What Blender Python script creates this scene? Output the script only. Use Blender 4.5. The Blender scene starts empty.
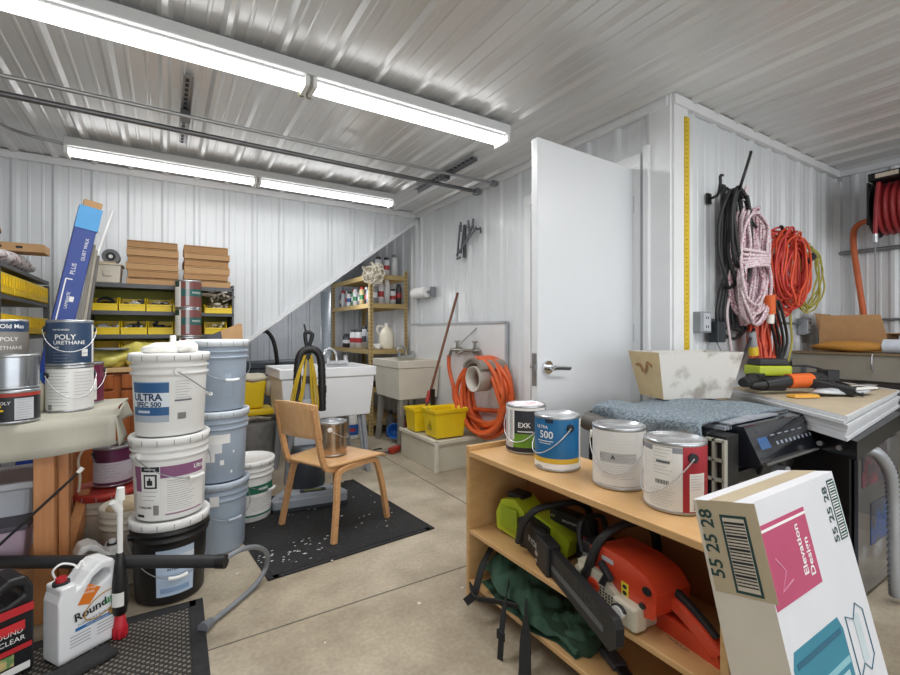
import bpy, math, random
from mathutils import Vector, Matrix
R=math.radians; rnd=random.Random(7)
COL=bpy.context.scene.collection
# ---------------------------------------------------------------- materials
_m={}
def srgb(c):
    if isinstance(c,str):
        c=[int(c[i:i+2],16)/255 for i in (0,2,4)]
    return tuple((x/12.92 if x<=.04045 else ((x+.055)/1.055)**2.4) for x in c)
def mat(c,rough=.5,metal=0.,var=.08,scale=8.,bump=0.,c2=None,thr=None,emit=0.,alpha=1.,trans=0.,stretch=None,coat=0.,detail=5.):
    key=(c,rough,metal,var,scale,bump,c2,thr,emit,alpha,trans,stretch,coat,detail)
    if key in _m: return _m[key]
    m=bpy.data.materials.new('mat_%s'%c); m.use_nodes=True
    nt=m.node_tree; N=nt.nodes; L=nt.links; b=N['Principled BSDF']
    col=srgb(c); b.inputs['Roughness'].default_value=rough; b.inputs['Metallic'].default_value=metal
    b.inputs['Coat Weight'].default_value=coat
    b.inputs['Base Color'].default_value=(*col,1)
    if alpha<1: b.inputs['Alpha'].default_value=alpha
    if trans: b.inputs['Transmission Weight'].default_value=trans
    if emit:
        b.inputs['Emission Color'].default_value=(*col,1); b.inputs['Emission Strength'].default_value=emit
    if var or c2 or bump:
        tc=N.new('ShaderNodeTexCoord'); mp=N.new('ShaderNodeMapping'); L.new(tc.outputs['Object'],mp.inputs[0])
        if stretch: mp.inputs['Scale'].default_value=stretch
        n=N.new('ShaderNodeTexNoise'); n.inputs['Scale'].default_value=scale; n.inputs['Detail'].default_value=detail
        L.new(mp.outputs[0],n.inputs['Vector'])
        r=N.new('ShaderNodeValToRGB'); L.new(n.outputs['Fac'],r.inputs[0])
        e=r.color_ramp.elements
        if c2:
            t=thr if thr is not None else .5
            e[0].position=max(0,t-.06); e[1].position=min(1,t+.06)
            e[0].color=(*col,1); e[1].color=(*srgb(c2),1)
        else:
            e[0].position=.3; e[1].position=.7
            e[0].color=(*[x*(1-var) for x in col],1); e[1].color=(*[min(1,x*(1+var)) for x in col],1)
        L.new(r.outputs[0],b.inputs['Base Color'])
        if bump:
            bp=N.new('ShaderNodeBump'); bp.inputs['Strength'].default_value=bump; bp.inputs['Distance'].default_value=.01
            L.new(n.outputs['Fac'],bp.inputs['Height']); L.new(bp.outputs[0],b.inputs['Normal'])
    _m[key]=m; return m
def wood(c,c2,sc=6,ax=(1,12,12),rough=.45):
    key=('w',c,c2,sc,ax)
    if key in _m: return _m[key]
    m=mat(c+'',rough=rough,var=.0,c2=c2,thr=.5,scale=sc+.013,stretch=ax,detail=3.)
    r=[n for n in m.node_tree.nodes if n.type=='VALTORGB'][0].color_ramp
    r.elements[0].position=.25; r.elements[1].position=.75
    _m[key]=m; return m
# ---------------------------------------------------------------- mesh builder
_txt={}
def textmesh(s,bold=0.0,align='CENTER'):
    k=(s,bold,align)
    if k not in _txt:
        c=bpy.data.curves.new('t','FONT'); c.body=s; c.size=1.; c.align_x=align; c.align_y='CENTER'; c.offset=bold; c.resolution_u=3
        o=bpy.data.objects.new('t',c); COL.objects.link(o)
        me=bpy.data.meshes.new_from_object(o)
        _txt[k]=([v.co.copy() for v in me.vertices],[tuple(p.vertices) for p in me.polygons])
        bpy.data.objects.remove(o); bpy.data.curves.remove(c); bpy.data.meshes.remove(me)
    return _txt[k]
def smoothpath(P,k=6,closed=False):
    P=[Vector(p) for p in P]; n=len(P); out=[]
    for i in range(n if closed else n-1):
        if closed: a,b,c,d=P[i-1],P[i],P[(i+1)%n],P[(i+2)%n]
        else: a,b,c,d=P[max(i-1,0)],P[i],P[i+1],P[min(i+2,n-1)]
        for j in range(k):
            t=j/k
            out.append(.5*((2*b)+(c-a)*t+(2*a-5*b+4*c-d)*t*t+(3*b-a-3*c+d)*t**3))
    if not closed: out.append(P[-1])
    return out
class MB:
    def __init__(s,m=None): s.v=[];s.f=[];s.fm=[];s.cur=m;s.sm=[]
    def use(s,m): s.cur=m; return s
    def add(s,vs,fs,M=None,sm=False):
        b=len(s.v)
        for v in vs:
            v=Vector(v); s.v.append(M@v if M is not None else v)
        for f in fs: s.f.append([b+i for i in f]); s.fm.append(s.cur); s.sm.append(sm)
        return s
    def box(s,c,d,M=None,top=None,rz=0):
        x,y,z=[q/2 for q in d]; t=top or (1,1)
        vs=[(-x,-y,-z),(x,-y,-z),(x,y,-z),(-x,y,-z),(-x*t[0],-y*t[1],z),(x*t[0],-y*t[1],z),(x*t[0],y*t[1],z),(-x*t[0],y*t[1],z)]
        T=Matrix.Translation(c)@Matrix.Rotation(rz,4,'Z')
        if M is not None: T=M@T
        return s.add(vs,[(3,2,1,0),(4,5,6,7),(0,1,5,4),(1,2,6,5),(2,3,7,6),(3,0,4,7)],T)
    def bar(s,a,b,w,h=None,up=(0,0,1)):
        return s.sweep([a,b],(w,h or w),up=up)
    def lathe(s,prof,n=32,M=None,a0=0,a1=360,sm=True):
        full=abs(a1-a0)>=360; k=n if full else n+1; vs=[];fs=[]
        for r,z in prof:
            for i in range(k):
                a=R(a0+(a1-a0)*i/n); vs.append((r*math.cos(a),r*math.sin(a),z))
        for j in range(len(prof)-1):
            for i in range(n):
                i2=(i+1)%k
                fs.append((j*k+i,j*k+i2,(j+1)*k+i2,(j+1)*k+i))
        return s.add(vs,fs,M,sm)
    def cyl(s,a,b,r,r2=None,n=16):
        a=Vector(a);b=Vector(b);d=b-a;l=d.length; r2=r if r2 is None else r2
        M=Matrix.Translation(a)@d.to_track_quat('Z','Y').to_matrix().to_4x4()
        s.lathe([(0,0),(r,0)],n,M,sm=False); s.lathe([(r,0),(r2,l)],n,M); return s.lathe([(r2,l),(0,l)],n,M,sm=False)
    def sweep(s,P,r,n=8,closed=False,up=None,flatcap=True):
        P=[Vector(p) for p in P]; k=len(P)
        rect=isinstance(r,tuple)
        if rect: sec=[(-r[0]/2,-r[1]/2),(r[0]/2,-r[1]/2),(r[0]/2,r[1]/2),(-r[0]/2,r[1]/2)]; n=4
        vs=[];prev=None
        for i in range(k):
            if closed: t=P[(i+1)%k]-P[i-1]
            else: t=P[min(i+1,k-1)]-P[max(i-1,0)]
            if t.length<1e-9: t=Vector((0,0,1))
            t.normalize()
            if up is not None:
                u=Vector(up)
                sd=t.cross(u)
                if sd.length<1e-4: sd=t.orthogonal()
                sd.normalize(); nn=sd.cross(t).normalized()
            else:
                if prev is None: nn=t.orthogonal().normalized()
                else:
                    nn=prev-t*prev.dot(t)
                    nn=nn.normalized() if nn.length>1e-6 else t.orthogonal().normalized()
                sd=t.cross(nn).normalized(); 
            prev=nn
            rr=r[i] if isinstance(r,list) else r
            for j in range(n):
                if rect: a,b=sec[j]; vs.append(P[i]+sd*a+nn*b)
                else:
                    an=2*math.pi*j/n; vs.append(P[i]+(sd*math.cos(an)+nn*math.sin(an))*rr)
        fs=[]
        for i in range(k if closed else k-1):
            i2=(i+1)%k
            for j in range(n):
                j2=(j+1)%n; fs.append((i*n+j,i*n+j2,i2*n+j2,i2*n+j))
        b=not closed
        s.add(vs,fs,None,not rect)
        if b: 
            s.add(vs[:n],[tuple(range(n))[::-1]]); s.add(vs[-n:],[tuple(range(n))])
        return s
    def prism(s,pts,z0,z1,M=None,sm=False):
        n=len(pts); vs=[(p[0],p[1],z0) for p in pts]+[(p[0],p[1],z1) for p in pts]
        s.add(vs,[tuple(range(n))[::-1],tuple(range(n,2*n))],M)
        return s.add(vs,[(i,(i+1)%n,n+(i+1)%n,n+i) for i in range(n)],M,sm)
    def patch(s,r,a0,a1,z0,z1,r2=None,n=None):
        n=n or max(2,int(abs(a1-a0)/8)); return s.lathe([(r,z0),(r2 or r,z1)],n,None,a0,a1)
    def flat(s,t,size,M,bold=.0,align='CENTER'):
        vs,fs=textmesh(t,bold,align); return s.add([v*size for v in vs],fs,M)
    def wrap(s,t,size,r,ang,z,bold=.0,align='CENTER',rot=0,taper=0.):
        vs,fs=textmesh(t,bold,align); out=[]
        for v in vs:
            x,y=v.x*size,v.y*size
            if rot: x,y=-y,x
            rr=r+taper*(y+z); a=R(ang)+x/rr; out.append((rr*math.cos(a),rr*math.sin(a),z+y))
        return s.add(out,fs)
    def quad(s,a,b,c,d): return s.add([a,b,c,d],[(0,1,2,3)])
    def grid(s,fn,nu,nv,sm=True):
        vs=[fn(i/nu,j/nv) for j in range(nv+1) for i in range(nu+1)]; k=nu+1
        return s.add(vs,[(j*k+i,j*k+i+1,(j+1)*k+i+1,(j+1)*k+i) for j in range(nv) for i in range(nu)],None,sm)
    def blob(s,c,rad,nz=.25,seed=0,n=16,M=None):
        rr=random.Random(seed); ph=[rr.uniform(0,6.28) for _ in range(6)]; vs=[];k=n
        m=n//2
        for j in range(m+1):
            th=math.pi*j/m
            for i in range(k):
                a=2*math.pi*i/k
                q=1+nz*(.5*math.sin(3*a+ph[0]+2*th)+.35*math.sin(5*a+ph[1]-3*th)*math.sin(th)+.4*math.sin(4*th+ph[2])*math.cos(2*a+ph[3]))*math.sin(th)
                vs.append((c[0]+rad[0]*q*math.sin(th)*math.cos(a),c[1]+rad[1]*q*math.sin(th)*math.sin(a),c[2]+rad[2]*q*math.cos(th)))
        return s.add(vs,[(j*k+i,(j+1)*k+i,(j+1)*k+(i+1)%k,j*k+(i+1)%k) for j in range(m) for i in range(k)],M,True)
    def build(s,name,parent=None,bevel=0,solid=0,sub=0,seg=2):
        me=bpy.data.meshes.new(name); me.from_pydata([tuple(v) for v in s.v],[],s.f)
        ms=[];idx=[]
        for m in s.fm:
            if m not in ms: ms.append(m)
            idx.append(ms.index(m))
        for m in ms: me.materials.append(m)
        me.polygons.foreach_set('material_index',idx); me.polygons.foreach_set('use_smooth',s.sm); me.update()
        o=bpy.data.objects.new(name,me); COL.objects.link(o)
        if parent: o.parent=parent
        if solid: q=o.modifiers.new('s','SOLIDIFY'); q.thickness=solid; q.offset=0
        if bevel: q=o.modifiers.new('b','BEVEL'); q.width=bevel; q.segments=seg; q.limit_method='ANGLE'; q.angle_limit=R(40)
        if sub: q=o.modifiers.new('u','SUBSURF'); q.levels=sub; q.render_levels=sub
        return o
def tag(o,label,cat,group=None,kind=None):
    o['label']=label; o['category']=cat
    if group: o['group']=group
    if kind: o['kind']=kind
    return o
def thing(name,label,cat,loc=(0,0,0),rz=0,group=None,M=None):
    o=bpy.data.objects.new(name,None); COL.objects.link(o); o.empty_display_size=.05
    if M is not None: o.matrix_world=M
    else: o.location=loc; o.rotation_euler=(0,0,rz)
    return tag(o,label,cat,group)
def struct(o): o['kind']='structure'; return o
def copytree(o,label,loc,rz,parent=None):
    c=o.copy(); COL.objects.link(c); c.parent=parent
    if parent is None: c.location=loc; c.rotation_euler=(0,0,rz); c['label']=label
    for ch in o.children: copytree(ch,None,None,None,c)
    return c
def face(x,y,add=0): return math.atan2(-y,-x)+R(add)   # turn local +x toward where one stands in the room
# common materials
WALL=mat('dde1e4',rough=.34,var=.03,scale=2.,coat=.1); CEIL=mat('dcdddd',rough=.32,var=.05,scale=1.5,metal=.25)
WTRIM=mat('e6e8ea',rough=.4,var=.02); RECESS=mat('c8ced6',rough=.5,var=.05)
STEEL=mat('b9bcc0',rough=.28,metal=.9,var=.1); DARKST=mat('6c6f72',rough=.4,metal=.7,var=.1); GALV=mat('8f9396',rough=.45,metal=.6,var=.15,scale=14)
WHITE=mat('eeeeec',rough=.4,var=.02); BLACK=mat('161617',rough=.45,var=.1); BLACKG=mat('0d0d0f',rough=.12,var=0.,coat=.5); RUBBER=mat('232325',rough=.8,var=.2,scale=30,bump=.2)
YEL=mat('f2d21c',rough=.4,var=.04); CARD=mat('c69d70',rough=.8,var=.05,scale=20); CARD2=mat('b88e62',rough=.8,var=.06,scale=20); CARDD=mat('6f5238',rough=.85,var=.1)
INK=mat('22262b',rough=.6,var=0.); GREY=mat('8c9096',rough=.5,var=.05); LPAP=mat('e9e8e4',rough=.55,var=.02); INKG=mat('9a9c9e',rough=.6,var=0.); INKM=mat('5c6066',rough=.6,var=0.)
RED=mat('b3202a',rough=.4,var=.05); ORANGE=mat('e2592a',rough=.45,var=.05); BLUE=mat('1f5c94',rough=.4,var=.04); NAVY=mat('23395a',rough=.35,var=.04)
# ================================================================ SETTING
XC=2.355; YB=4.43; YC=1.48; XR=4.61; ZC=2.42; YE=6.05; P=.2286
def ribbed(o,u,n,length,v,v0,v1,phase=0,mi=WALL,rib=.019,minor=.0035):
    """sheet of ribbed steel: starts at o, runs along u, stands from v0(t) to v1(t) along v, ribs rise along n"""
    o,u,n,v=Vector(o),Vector(u),Vector(n),Vector(v); m=MB(mi)
    prof=[(-.029,0),(-.011,rib),(.011,rib),(.029,0),(.066,0),(.071,minor),(.081,minor),(.086,0),(.1426,0),(.1476,minor),(.1576,minor),(.1626,0)]
    ts=[]; k=math.floor(-phase/P)-1
    while k*P+phase<length+P:
        for a,h in prof: ts.append((k*P+phase+a,h))
        k+=1
    ts=[(t,h) for t,h in ts if 0<t<length]; ts=[(0,0)]+ts+[(length,0)]
    vs=[];fs=[]
    for t,h in ts:
        b=o+u*t+n*h; vs+= [b+v*v0(t),b+v*v1(t)]
    for i in range(len(ts)-1): 
        a=2*i; fs.append((a,a+2,a+3,a+1))
    m.add(vs,fs); return m
c0=lambda t:0.; cH=lambda t:ZC
# floor
def floormat():
    m=mat('c3b8a4',rough=.55,var=.10,scale=2.2,bump=.0); nt=m.node_tree; N=nt.nodes; L=nt.links; b=N['Principled BSDF']
    tc=[n for n in N if n.type=='TEX_COORD'][0]; base=[n for n in N if n.type=='VALTORGB'][0]
    def noise(sc,d,p0,p1,c0_,c1_):
        n=N.new('ShaderNodeTexNoise'); n.inputs['Scale'].default_value=sc; n.inputs['Detail'].default_value=d; L.new(tc.outputs['Object'],n.inputs['Vector'])
        r=N.new('ShaderNodeValToRGB'); r.color_ramp.elements[0].position=p0; r.color_ramp.elements[1].position=p1
        r.color_ramp.elements[0].color=(*c0_,1); r.color_ramp.elements[1].color=(*c1_,1); L.new(n.outputs['Fac'],r.inputs[0]); return n,r
    def mixn(a,bb,t,f):
        x=N.new('ShaderNodeMix'); x.data_type='RGBA'; x.blend_type=t; x.inputs[0].default_value=f; L.new(a,x.inputs[6]); L.new(bb,x.inputs[7]); return x.outputs[2]
    _,r1=noise(5,8,.35,.62,(.62,.6,.58),(1,1,1)); _,r2=noise(60,4,.3,.7,(.85,.85,.85),(1.08,1.08,1.08))
    n3,r3=noise(1.1,6,.42,.62,(.74,.70,.64),(1,1,1)); n4,r4=noise(23,2,.74,.76,(0,0,0),(.35,.35,.34))
    o=mixn(base.outputs[0],r1.outputs[0],'MULTIPLY',.6); o=mixn(o,r2.outputs[0],'MULTIPLY',1.); o=mixn(o,r3.outputs[0],'MULTIPLY',.8); o=mixn(o,r4.outputs[0],'ADD',1.)
    L.new(o,b.inputs['Base Color']); bp=N.new('ShaderNodeBump'); bp.inputs['Strength'].default_value=.12; L.new(n3.outputs['Fac'],bp.inputs['Height']); L.new(bp.outputs[0],b.inputs['Normal'])
    return m
XL=-3.2; YF=-4.5
struct(MB(floormat()).box(((XL+5.2)/2,(YF+YE+.2)/2,-.05),(5.2-XL,YE+.2-YF,.1)).build('floor'))
JM=mat('6d675d',rough=.9,var=.2)
struct(MB(JM).box((1.2,1.81,.0007),(3.6,.006,.0014)).build('trim_1'))
struct(MB(JM).box((1.665,2.8,.0007),(.006,3.2,.0014)).build('trim_2'))
# ceiling: ribs run toward the back wall
m=ribbed((XL,YF,ZC),(1,0,0),(0,0,-1),5.2-XL,(0,1,0),c0,lambda t:YB-YF+.02,phase=(-XL)%P,mi=CEIL,rib=.02,minor=.004)
struct(m.build('ceiling'))
# back wall with the diagonal stair soffit edge
def dg(X): return max(0.,min(ZC-.02,1.09+(X-.69)*.755))
struct(ribbed((XL,YB,0),(1,0,0),(0,-1,0),XC-XL,(0,0,1),lambda t:dg(XL+t),cH,phase=(-XL)%P).build('wall_back'))
m=MB(WTRIM); m.bar((-.72,YB-.012,dg(-.72)),(2.34,YB-.012,dg(2.34)),.05,.03); struct(m.build('trim_3'))
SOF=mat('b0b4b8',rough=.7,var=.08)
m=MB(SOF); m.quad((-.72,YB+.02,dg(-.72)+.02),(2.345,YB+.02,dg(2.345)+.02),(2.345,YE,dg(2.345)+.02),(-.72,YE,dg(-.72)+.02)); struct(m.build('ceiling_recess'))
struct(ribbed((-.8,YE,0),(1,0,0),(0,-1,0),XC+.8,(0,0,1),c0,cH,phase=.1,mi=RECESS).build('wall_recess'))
# wall with the door, faces -X
DY0,DY1,DZ=1.715,2.575,2.075
def wc(y0,y1,z0,z1,nm):
    struct(ribbed((XC,y1,0),(0,-1,0),(-1,0,0),y1-y0,(0,0,1),lambda t:z0,lambda t:z1,phase=(y1-1.6)%P).build(nm))
wc(DY1+.05,YE,0,ZC,'wall_side'); wc(DY0-.05,DY1+.05,DZ+.04,ZC,'wall_side_upper'); wc(YC+.1,DY0-.05,0,ZC,'wall_side_near')
m=MB(WTRIM); m.box((XC-.015,YC+.05,ZC/2),(.03,.13,ZC)).box((XC+.05,YC-.014,ZC/2),(.13,.03,ZC)); struct(m.build('trim_4',bevel=.003))
# partition wall with the cords, faces -Y
struct(ribbed((XC+.1,YC,0),(1,0,0),(0,-1,0),XR-XC-.1,(0,0,1),c0,cH,phase=.09).build('wall_partition'))
struct(ribbed((XR,YC,0),(0,-1,0),(-1,0,0),YC-YF,(0,0,1),c0,cH,phase=.12).build('wall_right'))
struct(ribbed((XL,YF,0),(0,1,0),(1,0,0),YB-YF,(0,0,1),c0,cH,phase=.12).build('wall_left'))
# top trim along the walls
m=MB(WTRIM)
m.box(((XL+XC)/2,YB-.02,ZC-.035),(XC-XL,.035,.055)); m.box((XC-.022,(YB+YC)/2,ZC-.035),(.035,YB-YC,.055)); m.box(((XC+XR)/2-.02,YC-.022,ZC-.035),(XR-XC,.035,.055)); m.box((XR-.022,(YC+YF)/2,ZC-.035),(.035,YC-YF,.055))
struct(m.build('trim_5',bevel=.004))
m=MB(WTRIM); m.box((XR-.02,YC-.02,ZC/2-.05),(.05,.05,ZC-.1)); m.box((XC-.02,YB-.02,ZC/2-.05),(.04,.04,ZC-.1)); struct(m.build('trim_6'))
m=MB(WTRIM); m.box(((XL-.75)/2,YB-.02,.06),(-.75-XL,.02,.12)).box((XC-.02,3.5,.05),(.02,1.75,.1)); struct(m.build('baseboard_side'))
# door frame + far room
m=MB(WTRIM)
for y in (DY0-.035,DY1+.035): m.box((XC-.022,y,DZ/2+.02),(.03,.07,DZ+.08)); m.box((XC+.06,y+(.02 if y<2 else -.02),DZ/2),(.16,.03,DZ))
m.box((XC-.024,(DY0+DY1)/2,DZ+.036),(.034,DY1-DY0+.146,.075)); m.box((XC+.06,(DY0+DY1)/2,DZ+.01),(.16,DY1-DY0,.03))
m.box((XC-.03,1.60,DZ/2+.05),(.05,.035,DZ+.1))
struct(m.build('trim_7',bevel=.003))
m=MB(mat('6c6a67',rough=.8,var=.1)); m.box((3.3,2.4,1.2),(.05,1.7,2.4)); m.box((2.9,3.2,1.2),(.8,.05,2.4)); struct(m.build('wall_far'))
# door leaf, open into the room
hx,hy=XC-.03,1.70; fx,fy=1.545,1.665
ang=math.atan2(fy-hy,fx-hx); dl=math.hypot(fx-hx,fy-hy)
door=thing('door_1','open white painted metal door with a chrome lever handle','door',(hx,hy,.015),ang); door['kind']='structure'
DM=mat('dfe2e5',rough=.35,var=.03,scale=1.5)
MB(DM).box((dl/2,-.02,1.03),(dl,.045,2.06)).build('leaf',door,bevel=.004)
m=MB(STEEL); m.box((dl-.001,-.02,.92),(.006,.03,.16)); m.box((dl+.004,-.02,.93),(.01,.018,.03)); m.build('latch_plate',door)
m=MB(mat('d8dadd',rough=.15,metal=1.,var=0))
for s_ in (1,-1):
    yb=-.02+s_*.024
    m.cyl((dl-.06,yb,.93),(dl-.06,yb+s_*.014,.93),.033,n=24); m.cyl((dl-.06,yb+s_*.01,.93),(dl-.06,yb+s_*.055,.93),.013); m.sweep(smoothpath([(dl-.055,yb+s_*.05,.93),(dl-.1,yb+s_*.052,.928),(dl-.175,yb+s_*.05,.922)],4),(.012,.02))
m.build('handle',door,bevel=.003)
m=MB(STEEL)
for z in (.25,1.1,1.85): m.cyl((.0,.012,z-.05),(.0,.012,z+.05),.008)
m.build('hinges',door)
# ================================================================ CEILING FIXTURES
TUBE=mat('ffffff',emit=5.,var=0.)
def fixture(label,x0,x1,Y):
    t=thing('fluorescent_fixture',label,'ceiling light',((x0+x1)/2,Y,ZC-.02)); L=x1-x0
    m=MB(mat('d4d6d6',rough=.4,var=.02)); m.box((0,0,-.035),(L,.15,.055)); m.box((0,0,-.068),(L,.09,.014)); m.build('housing',t,bevel=.006)
    for k in (0,1):
        for s_ in (-1,1):
            m=MB(TUBE); a=-L/2+.03+k*L/2; b=a+L/2-.06; m.cyl((a,s_*.03,-.09),(b,s_*.03,-.09),.014,n=14); m.build('tube',t)
    for x in (-L/2+.012,-.018,.018,L/2-.012):
        m=MB(WHITE); m.box((x,0,-.09),(.02,.14,.05)); 
        if abs(x)<.1: m.use(mat('8b8a3c',var=.1)); m.box((x,.05,-.1),(.022,.02,.03))
        m.build('socket',t,bevel=.003)
    return t
fixture('long fluorescent strip light nearest on the ceiling, above the middle of the room',-.62,1.80,2.25)
fixture('long fluorescent strip light mounted close to the ribbed back wall',-.56,1.80,3.90)
def pipe(name,label,cat,pts,r,m,rad=6,straps=()):
    t=thing(name,label,cat); MB(m).sweep(pts,r,n=12).build('tube',t)
    for p,ax in straps:
        s=MB(GALV); s.box(p,ax); s.build('strap',t)
    return t
COND=mat('a9aaab',rough=.3,metal=.8,var=.05)
pipe('conduit','thin bright metal conduit crossing under the ceiling, nearer of two parallel runs','pipe',[(-2.6,2.97,2.345),(2.33,3.0,2.345)],.011,COND,straps=[((2.30,3.0,2.345),(.05,.05,.04))])
pipe('conduit','thicker darker steel track rail crossing under the ceiling behind the thin one','pipe',[(-2.6,3.17,2.34),(2.33,3.24,2.34)],.016,mat('77787a',rough=.35,metal=.8,var=.1),straps=[((2.30,3.24,2.34),(.05,.06,.05))])
pipe('conduit','bent metal conduit feeding the light near the back wall','pipe',smoothpath([(-2.2,3.1,2.385),(-1.3,3.2,2.385),(-.98,3.5,2.385),(-.8,3.82,2.37),(-.56,3.9,2.36)],6),.010,COND)
def hanger(label,x,y0,y1,z):
    t=thing('perforated_hanger',label,'bracket',(x,y0,z)); m=MB(mat('9b9da0',rough=.4,metal=.7,var=.1)); L=y1-y0
    m.box((0,L/2,0),(.045,L,.004)).box((.022,L/2,-.014),(.004,L,.03)); m.build('angle_bar',t)
    m=MB(INK); n=int(L/.055)
    for i in range(n): m.box((-.004,.04+i*.055,-.0035),(.016,.03,.003))
    m.build('slots',t)
    m=MB(DARKST); m.box((0,L*.45,-.03),(.05,.07,.05)); m.build('clamp',t)
hanger('perforated steel hanger strap on the ceiling between the two strip lights',.10,2.62,3.56,ZC-.024)
hanger('perforated steel hanger strap on the ceiling beyond the end of the strip lights',1.90,2.7,3.62,ZC-.03)
# ================================================================ helpers for goods
def can(label,x,y,z,r=.083,h=.195,body=LPAP,spec=(),lidc=None,handle=None,name='paint_can',aim=0,tin=STEEL,lid=True,ear=INK,group=None,ear_a=90,sag=.55,cat='paint can'):
    t=thing(name,label,cat,(x,y,z),face(x,y,aim),group)
    m=MB(tin); m.lathe([(0,0),(r*.97,0),(r,.004),(r,.008),(r*.985,.01)],32)
    m.use(body); m.lathe([(r*.985,.01),(r*.985,h-.012)],40)
    m.use(tin); m.lathe([(r*.985,h-.012),(r,h-.008),(r,h-.002),(r*.96,h),(r*.93,h),(r*.9,h-.004)],40); m.build('body',t)
    m=MB(lidc or tin)
    if lid: m.lathe([(r*.9,h-.004),(r*.88,h-.001),(r*.84,h-.001),(r*.82,h-.006),(0,h-.006)],32)
    else: m.lathe([(r*.9,h-.004),(r*.9,h-.03),(0,h-.03)],32)
    m.build('lid' if lid else 'opening',t)
    if spec:
        m=MB()
        for q in spec:
            if q[0]=='p': m.use(q[5]); m.patch(r*.987+(q[6] if len(q)>6 else 0),q[1],q[2],q[3]*h,q[4]*h)
            else: m.use(q[5]); m.wrap(q[1],q[2],r*.987+.0016,q[3],q[4]*h,bold=.012,rot=(q[6] if len(q)>6 else 0))
        m.build('label',t)
    if handle is not None:
        hh=R(handle); P_=[]; za=.80*h; rr=r+.005
        for i in range(25):
            a=-ear_a+2*ear_a*i/24; P_.append((rr*math.cos(R(a)+hh)*1.02,rr*math.sin(R(a)+hh)*1.02,za-sag*h*math.cos(R(a*90/ear_a))))
        MB(mat('c9cacc',rough=.3,metal=.6,var=0)).sweep(P_,.0018,n=6).build('handle',t)
        for s_ in (-1,1):
            a=hh+R(s_*ear_a); c=Vector((math.cos(a),math.sin(a),0)); MB(ear).cyl(c*(r*.98)+Vector((0,0,za)),c*(r+.006)+Vector((0,0,za)),.013,n=14).build('ear',t)
    return t
def lines(a,z0,z1,n,w,col=INKG,h=.008,r0=.0008):
    out=[]
    for i in range(n):
        z=z1-(z1-z0)*i/max(1,n-1); out.append(('p',a-w/2,a+w/2-(w*.25*((i*7)%3)/2),z,z+h,col,r0))
    return out
def barcode(a,z0,z1,w,r0=.001):
    return [('p',a-w/2+w*i/9,a-w/2+w*(i+.5)/9,z0,z1,INK,r0) for i in range(9)]
def pail(label,x,y,z,body,lidc=WHITE,spec=(),handle=None,aim=0,h=.352,rt=.142,rb=.128,lid=True,ribs=3,tilt=None,sag=.45):
    t=thing('pail',label,'bucket',(x,y,z),face(x,y,aim)); m=MB(body)
    pr=[(0,0),(rb-.004,0),(rb,.006)]; zr=h*.70
    f=lambda q: rb+(rt-rb)*q/h
    pr.append((f(zr),zr))
    for i in range(ribs):
        z0=zr+.012+i*.03; pr+=[(f(z0),z0),(f(z0)+.008,z0+.003),(f(z0)+.008,z0+.009),(f(z0),z0+.012)]
    pr+=[(rt,h-.02)]
    if not lid: pr+=[(rt+.006,h-.016),(rt+.006,h-.002),(rt-.002,h),(rt-.006,h-.004),(rt-.012,h*.5),(0,h*.4)]
    m.lathe(pr,40); m.build('body',t)
    if lid:
        m=MB(lidc); m.lathe([(rt,h-.034),(rt+.009,h-.034),(rt+.011,h-.006),(rt+.006,h),(rt-.004,h),(rt-.008,h-.006),(0,h-.006)],40)
        for i in range(16):
            a=R(i*22.5+5); c=Vector((math.cos(a),math.sin(a),0))*(rt+.0105); m.use(INKG); m.box(c+Vector((0,0,h-.02)),(.003,.0025,.022),rz=a); m.use(lidc)
        m.build('lid',t)
    if spec:
        m=MB()
        for q in spec:
            if q[0]=='p':
                m.use(q[5]); za,zb=q[3]*h,q[4]*h; e=.001+(q[6] if len(q)>6 else 0); m.patch(f(za)+e,q[1],q[2],za,zb,r2=f(zb)+e)
            else:
                m.use(q[5]); zz=q[4]*h; m.wrap(q[1],q[2],f(0)+.0032,q[3],zz,bold=.03,taper=(rt-rb)/h,rot=(q[6] if len(q)>6 else 0))
        m.build('label',t)
    if handle is not None:
        hh=R(handle); P_=[]; za=.78*h; rr=f(za)+.016
        for i in range(29):
            a=-90+180*i/28; P_.append((rr*math.cos(R(a)+hh),rr*math.sin(R(a)+hh),za-sag*h*math.cos(R(a))))
        m=MB(mat('8f9296',rough=.35,metal=.7,var=0)); m.sweep(P_,.002,n=6)
        m.use(lidc); m.sweep(P_[12:17],.008,n=10); m.build('handle',t)
        for s_ in (-1,1):
            a=hh+R(s_*90); c=Vector((math.cos(a),math.sin(a),0)); MB(body).cyl(c*(f(za)-.002)+Vector((0,0,za)),c*(f(za)+.014)+Vector((0,0,za)),.014,n=12).build('ear',t)
    return t
# ================================================================ LEFT: WORKBENCH
PINE=wood('c98f5e','b87a4c',5,(12,12,1)); PINEX=wood('c9976a','b98457',5,(1,12,12)); PLY=wood('d9b98a','cfa876',5,(1,9,9))
wb=thing('workbench','rough pine workbench under a canvas cloth, stacked with paint cans','workbench',(0,0,0))
MB(PINEX).box((-.95,2.57,.742),(1.5,.54,.03)).build('top',wb)
MB(PINEX).box((-.95,2.325,.695),(1.46,.035,.06)).build('apron',wb); MB(PINEX).box((-.95,2.82,.68),(1.46,.035,.09)).build('apron',wb)
for x in (-.395,-1.6):
    for y in (2.345,2.78): MB(PINE).box((x,y,.3635),(.062,.07,.727)).build('leg',wb,bevel=.004)
MB(PINE).box((-.345,2.40,.36),(.03,.05,.72)).build('leg_brace',wb)
MB(PINE).bar((-.36,2.42,.10),(-.325,2.80,.33),.04,.085).build('leg_brace',wb)
MB(PINEX).box((-.99,2.345,.17),(1.15,.03,.09)).build('stretcher',wb)
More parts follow.
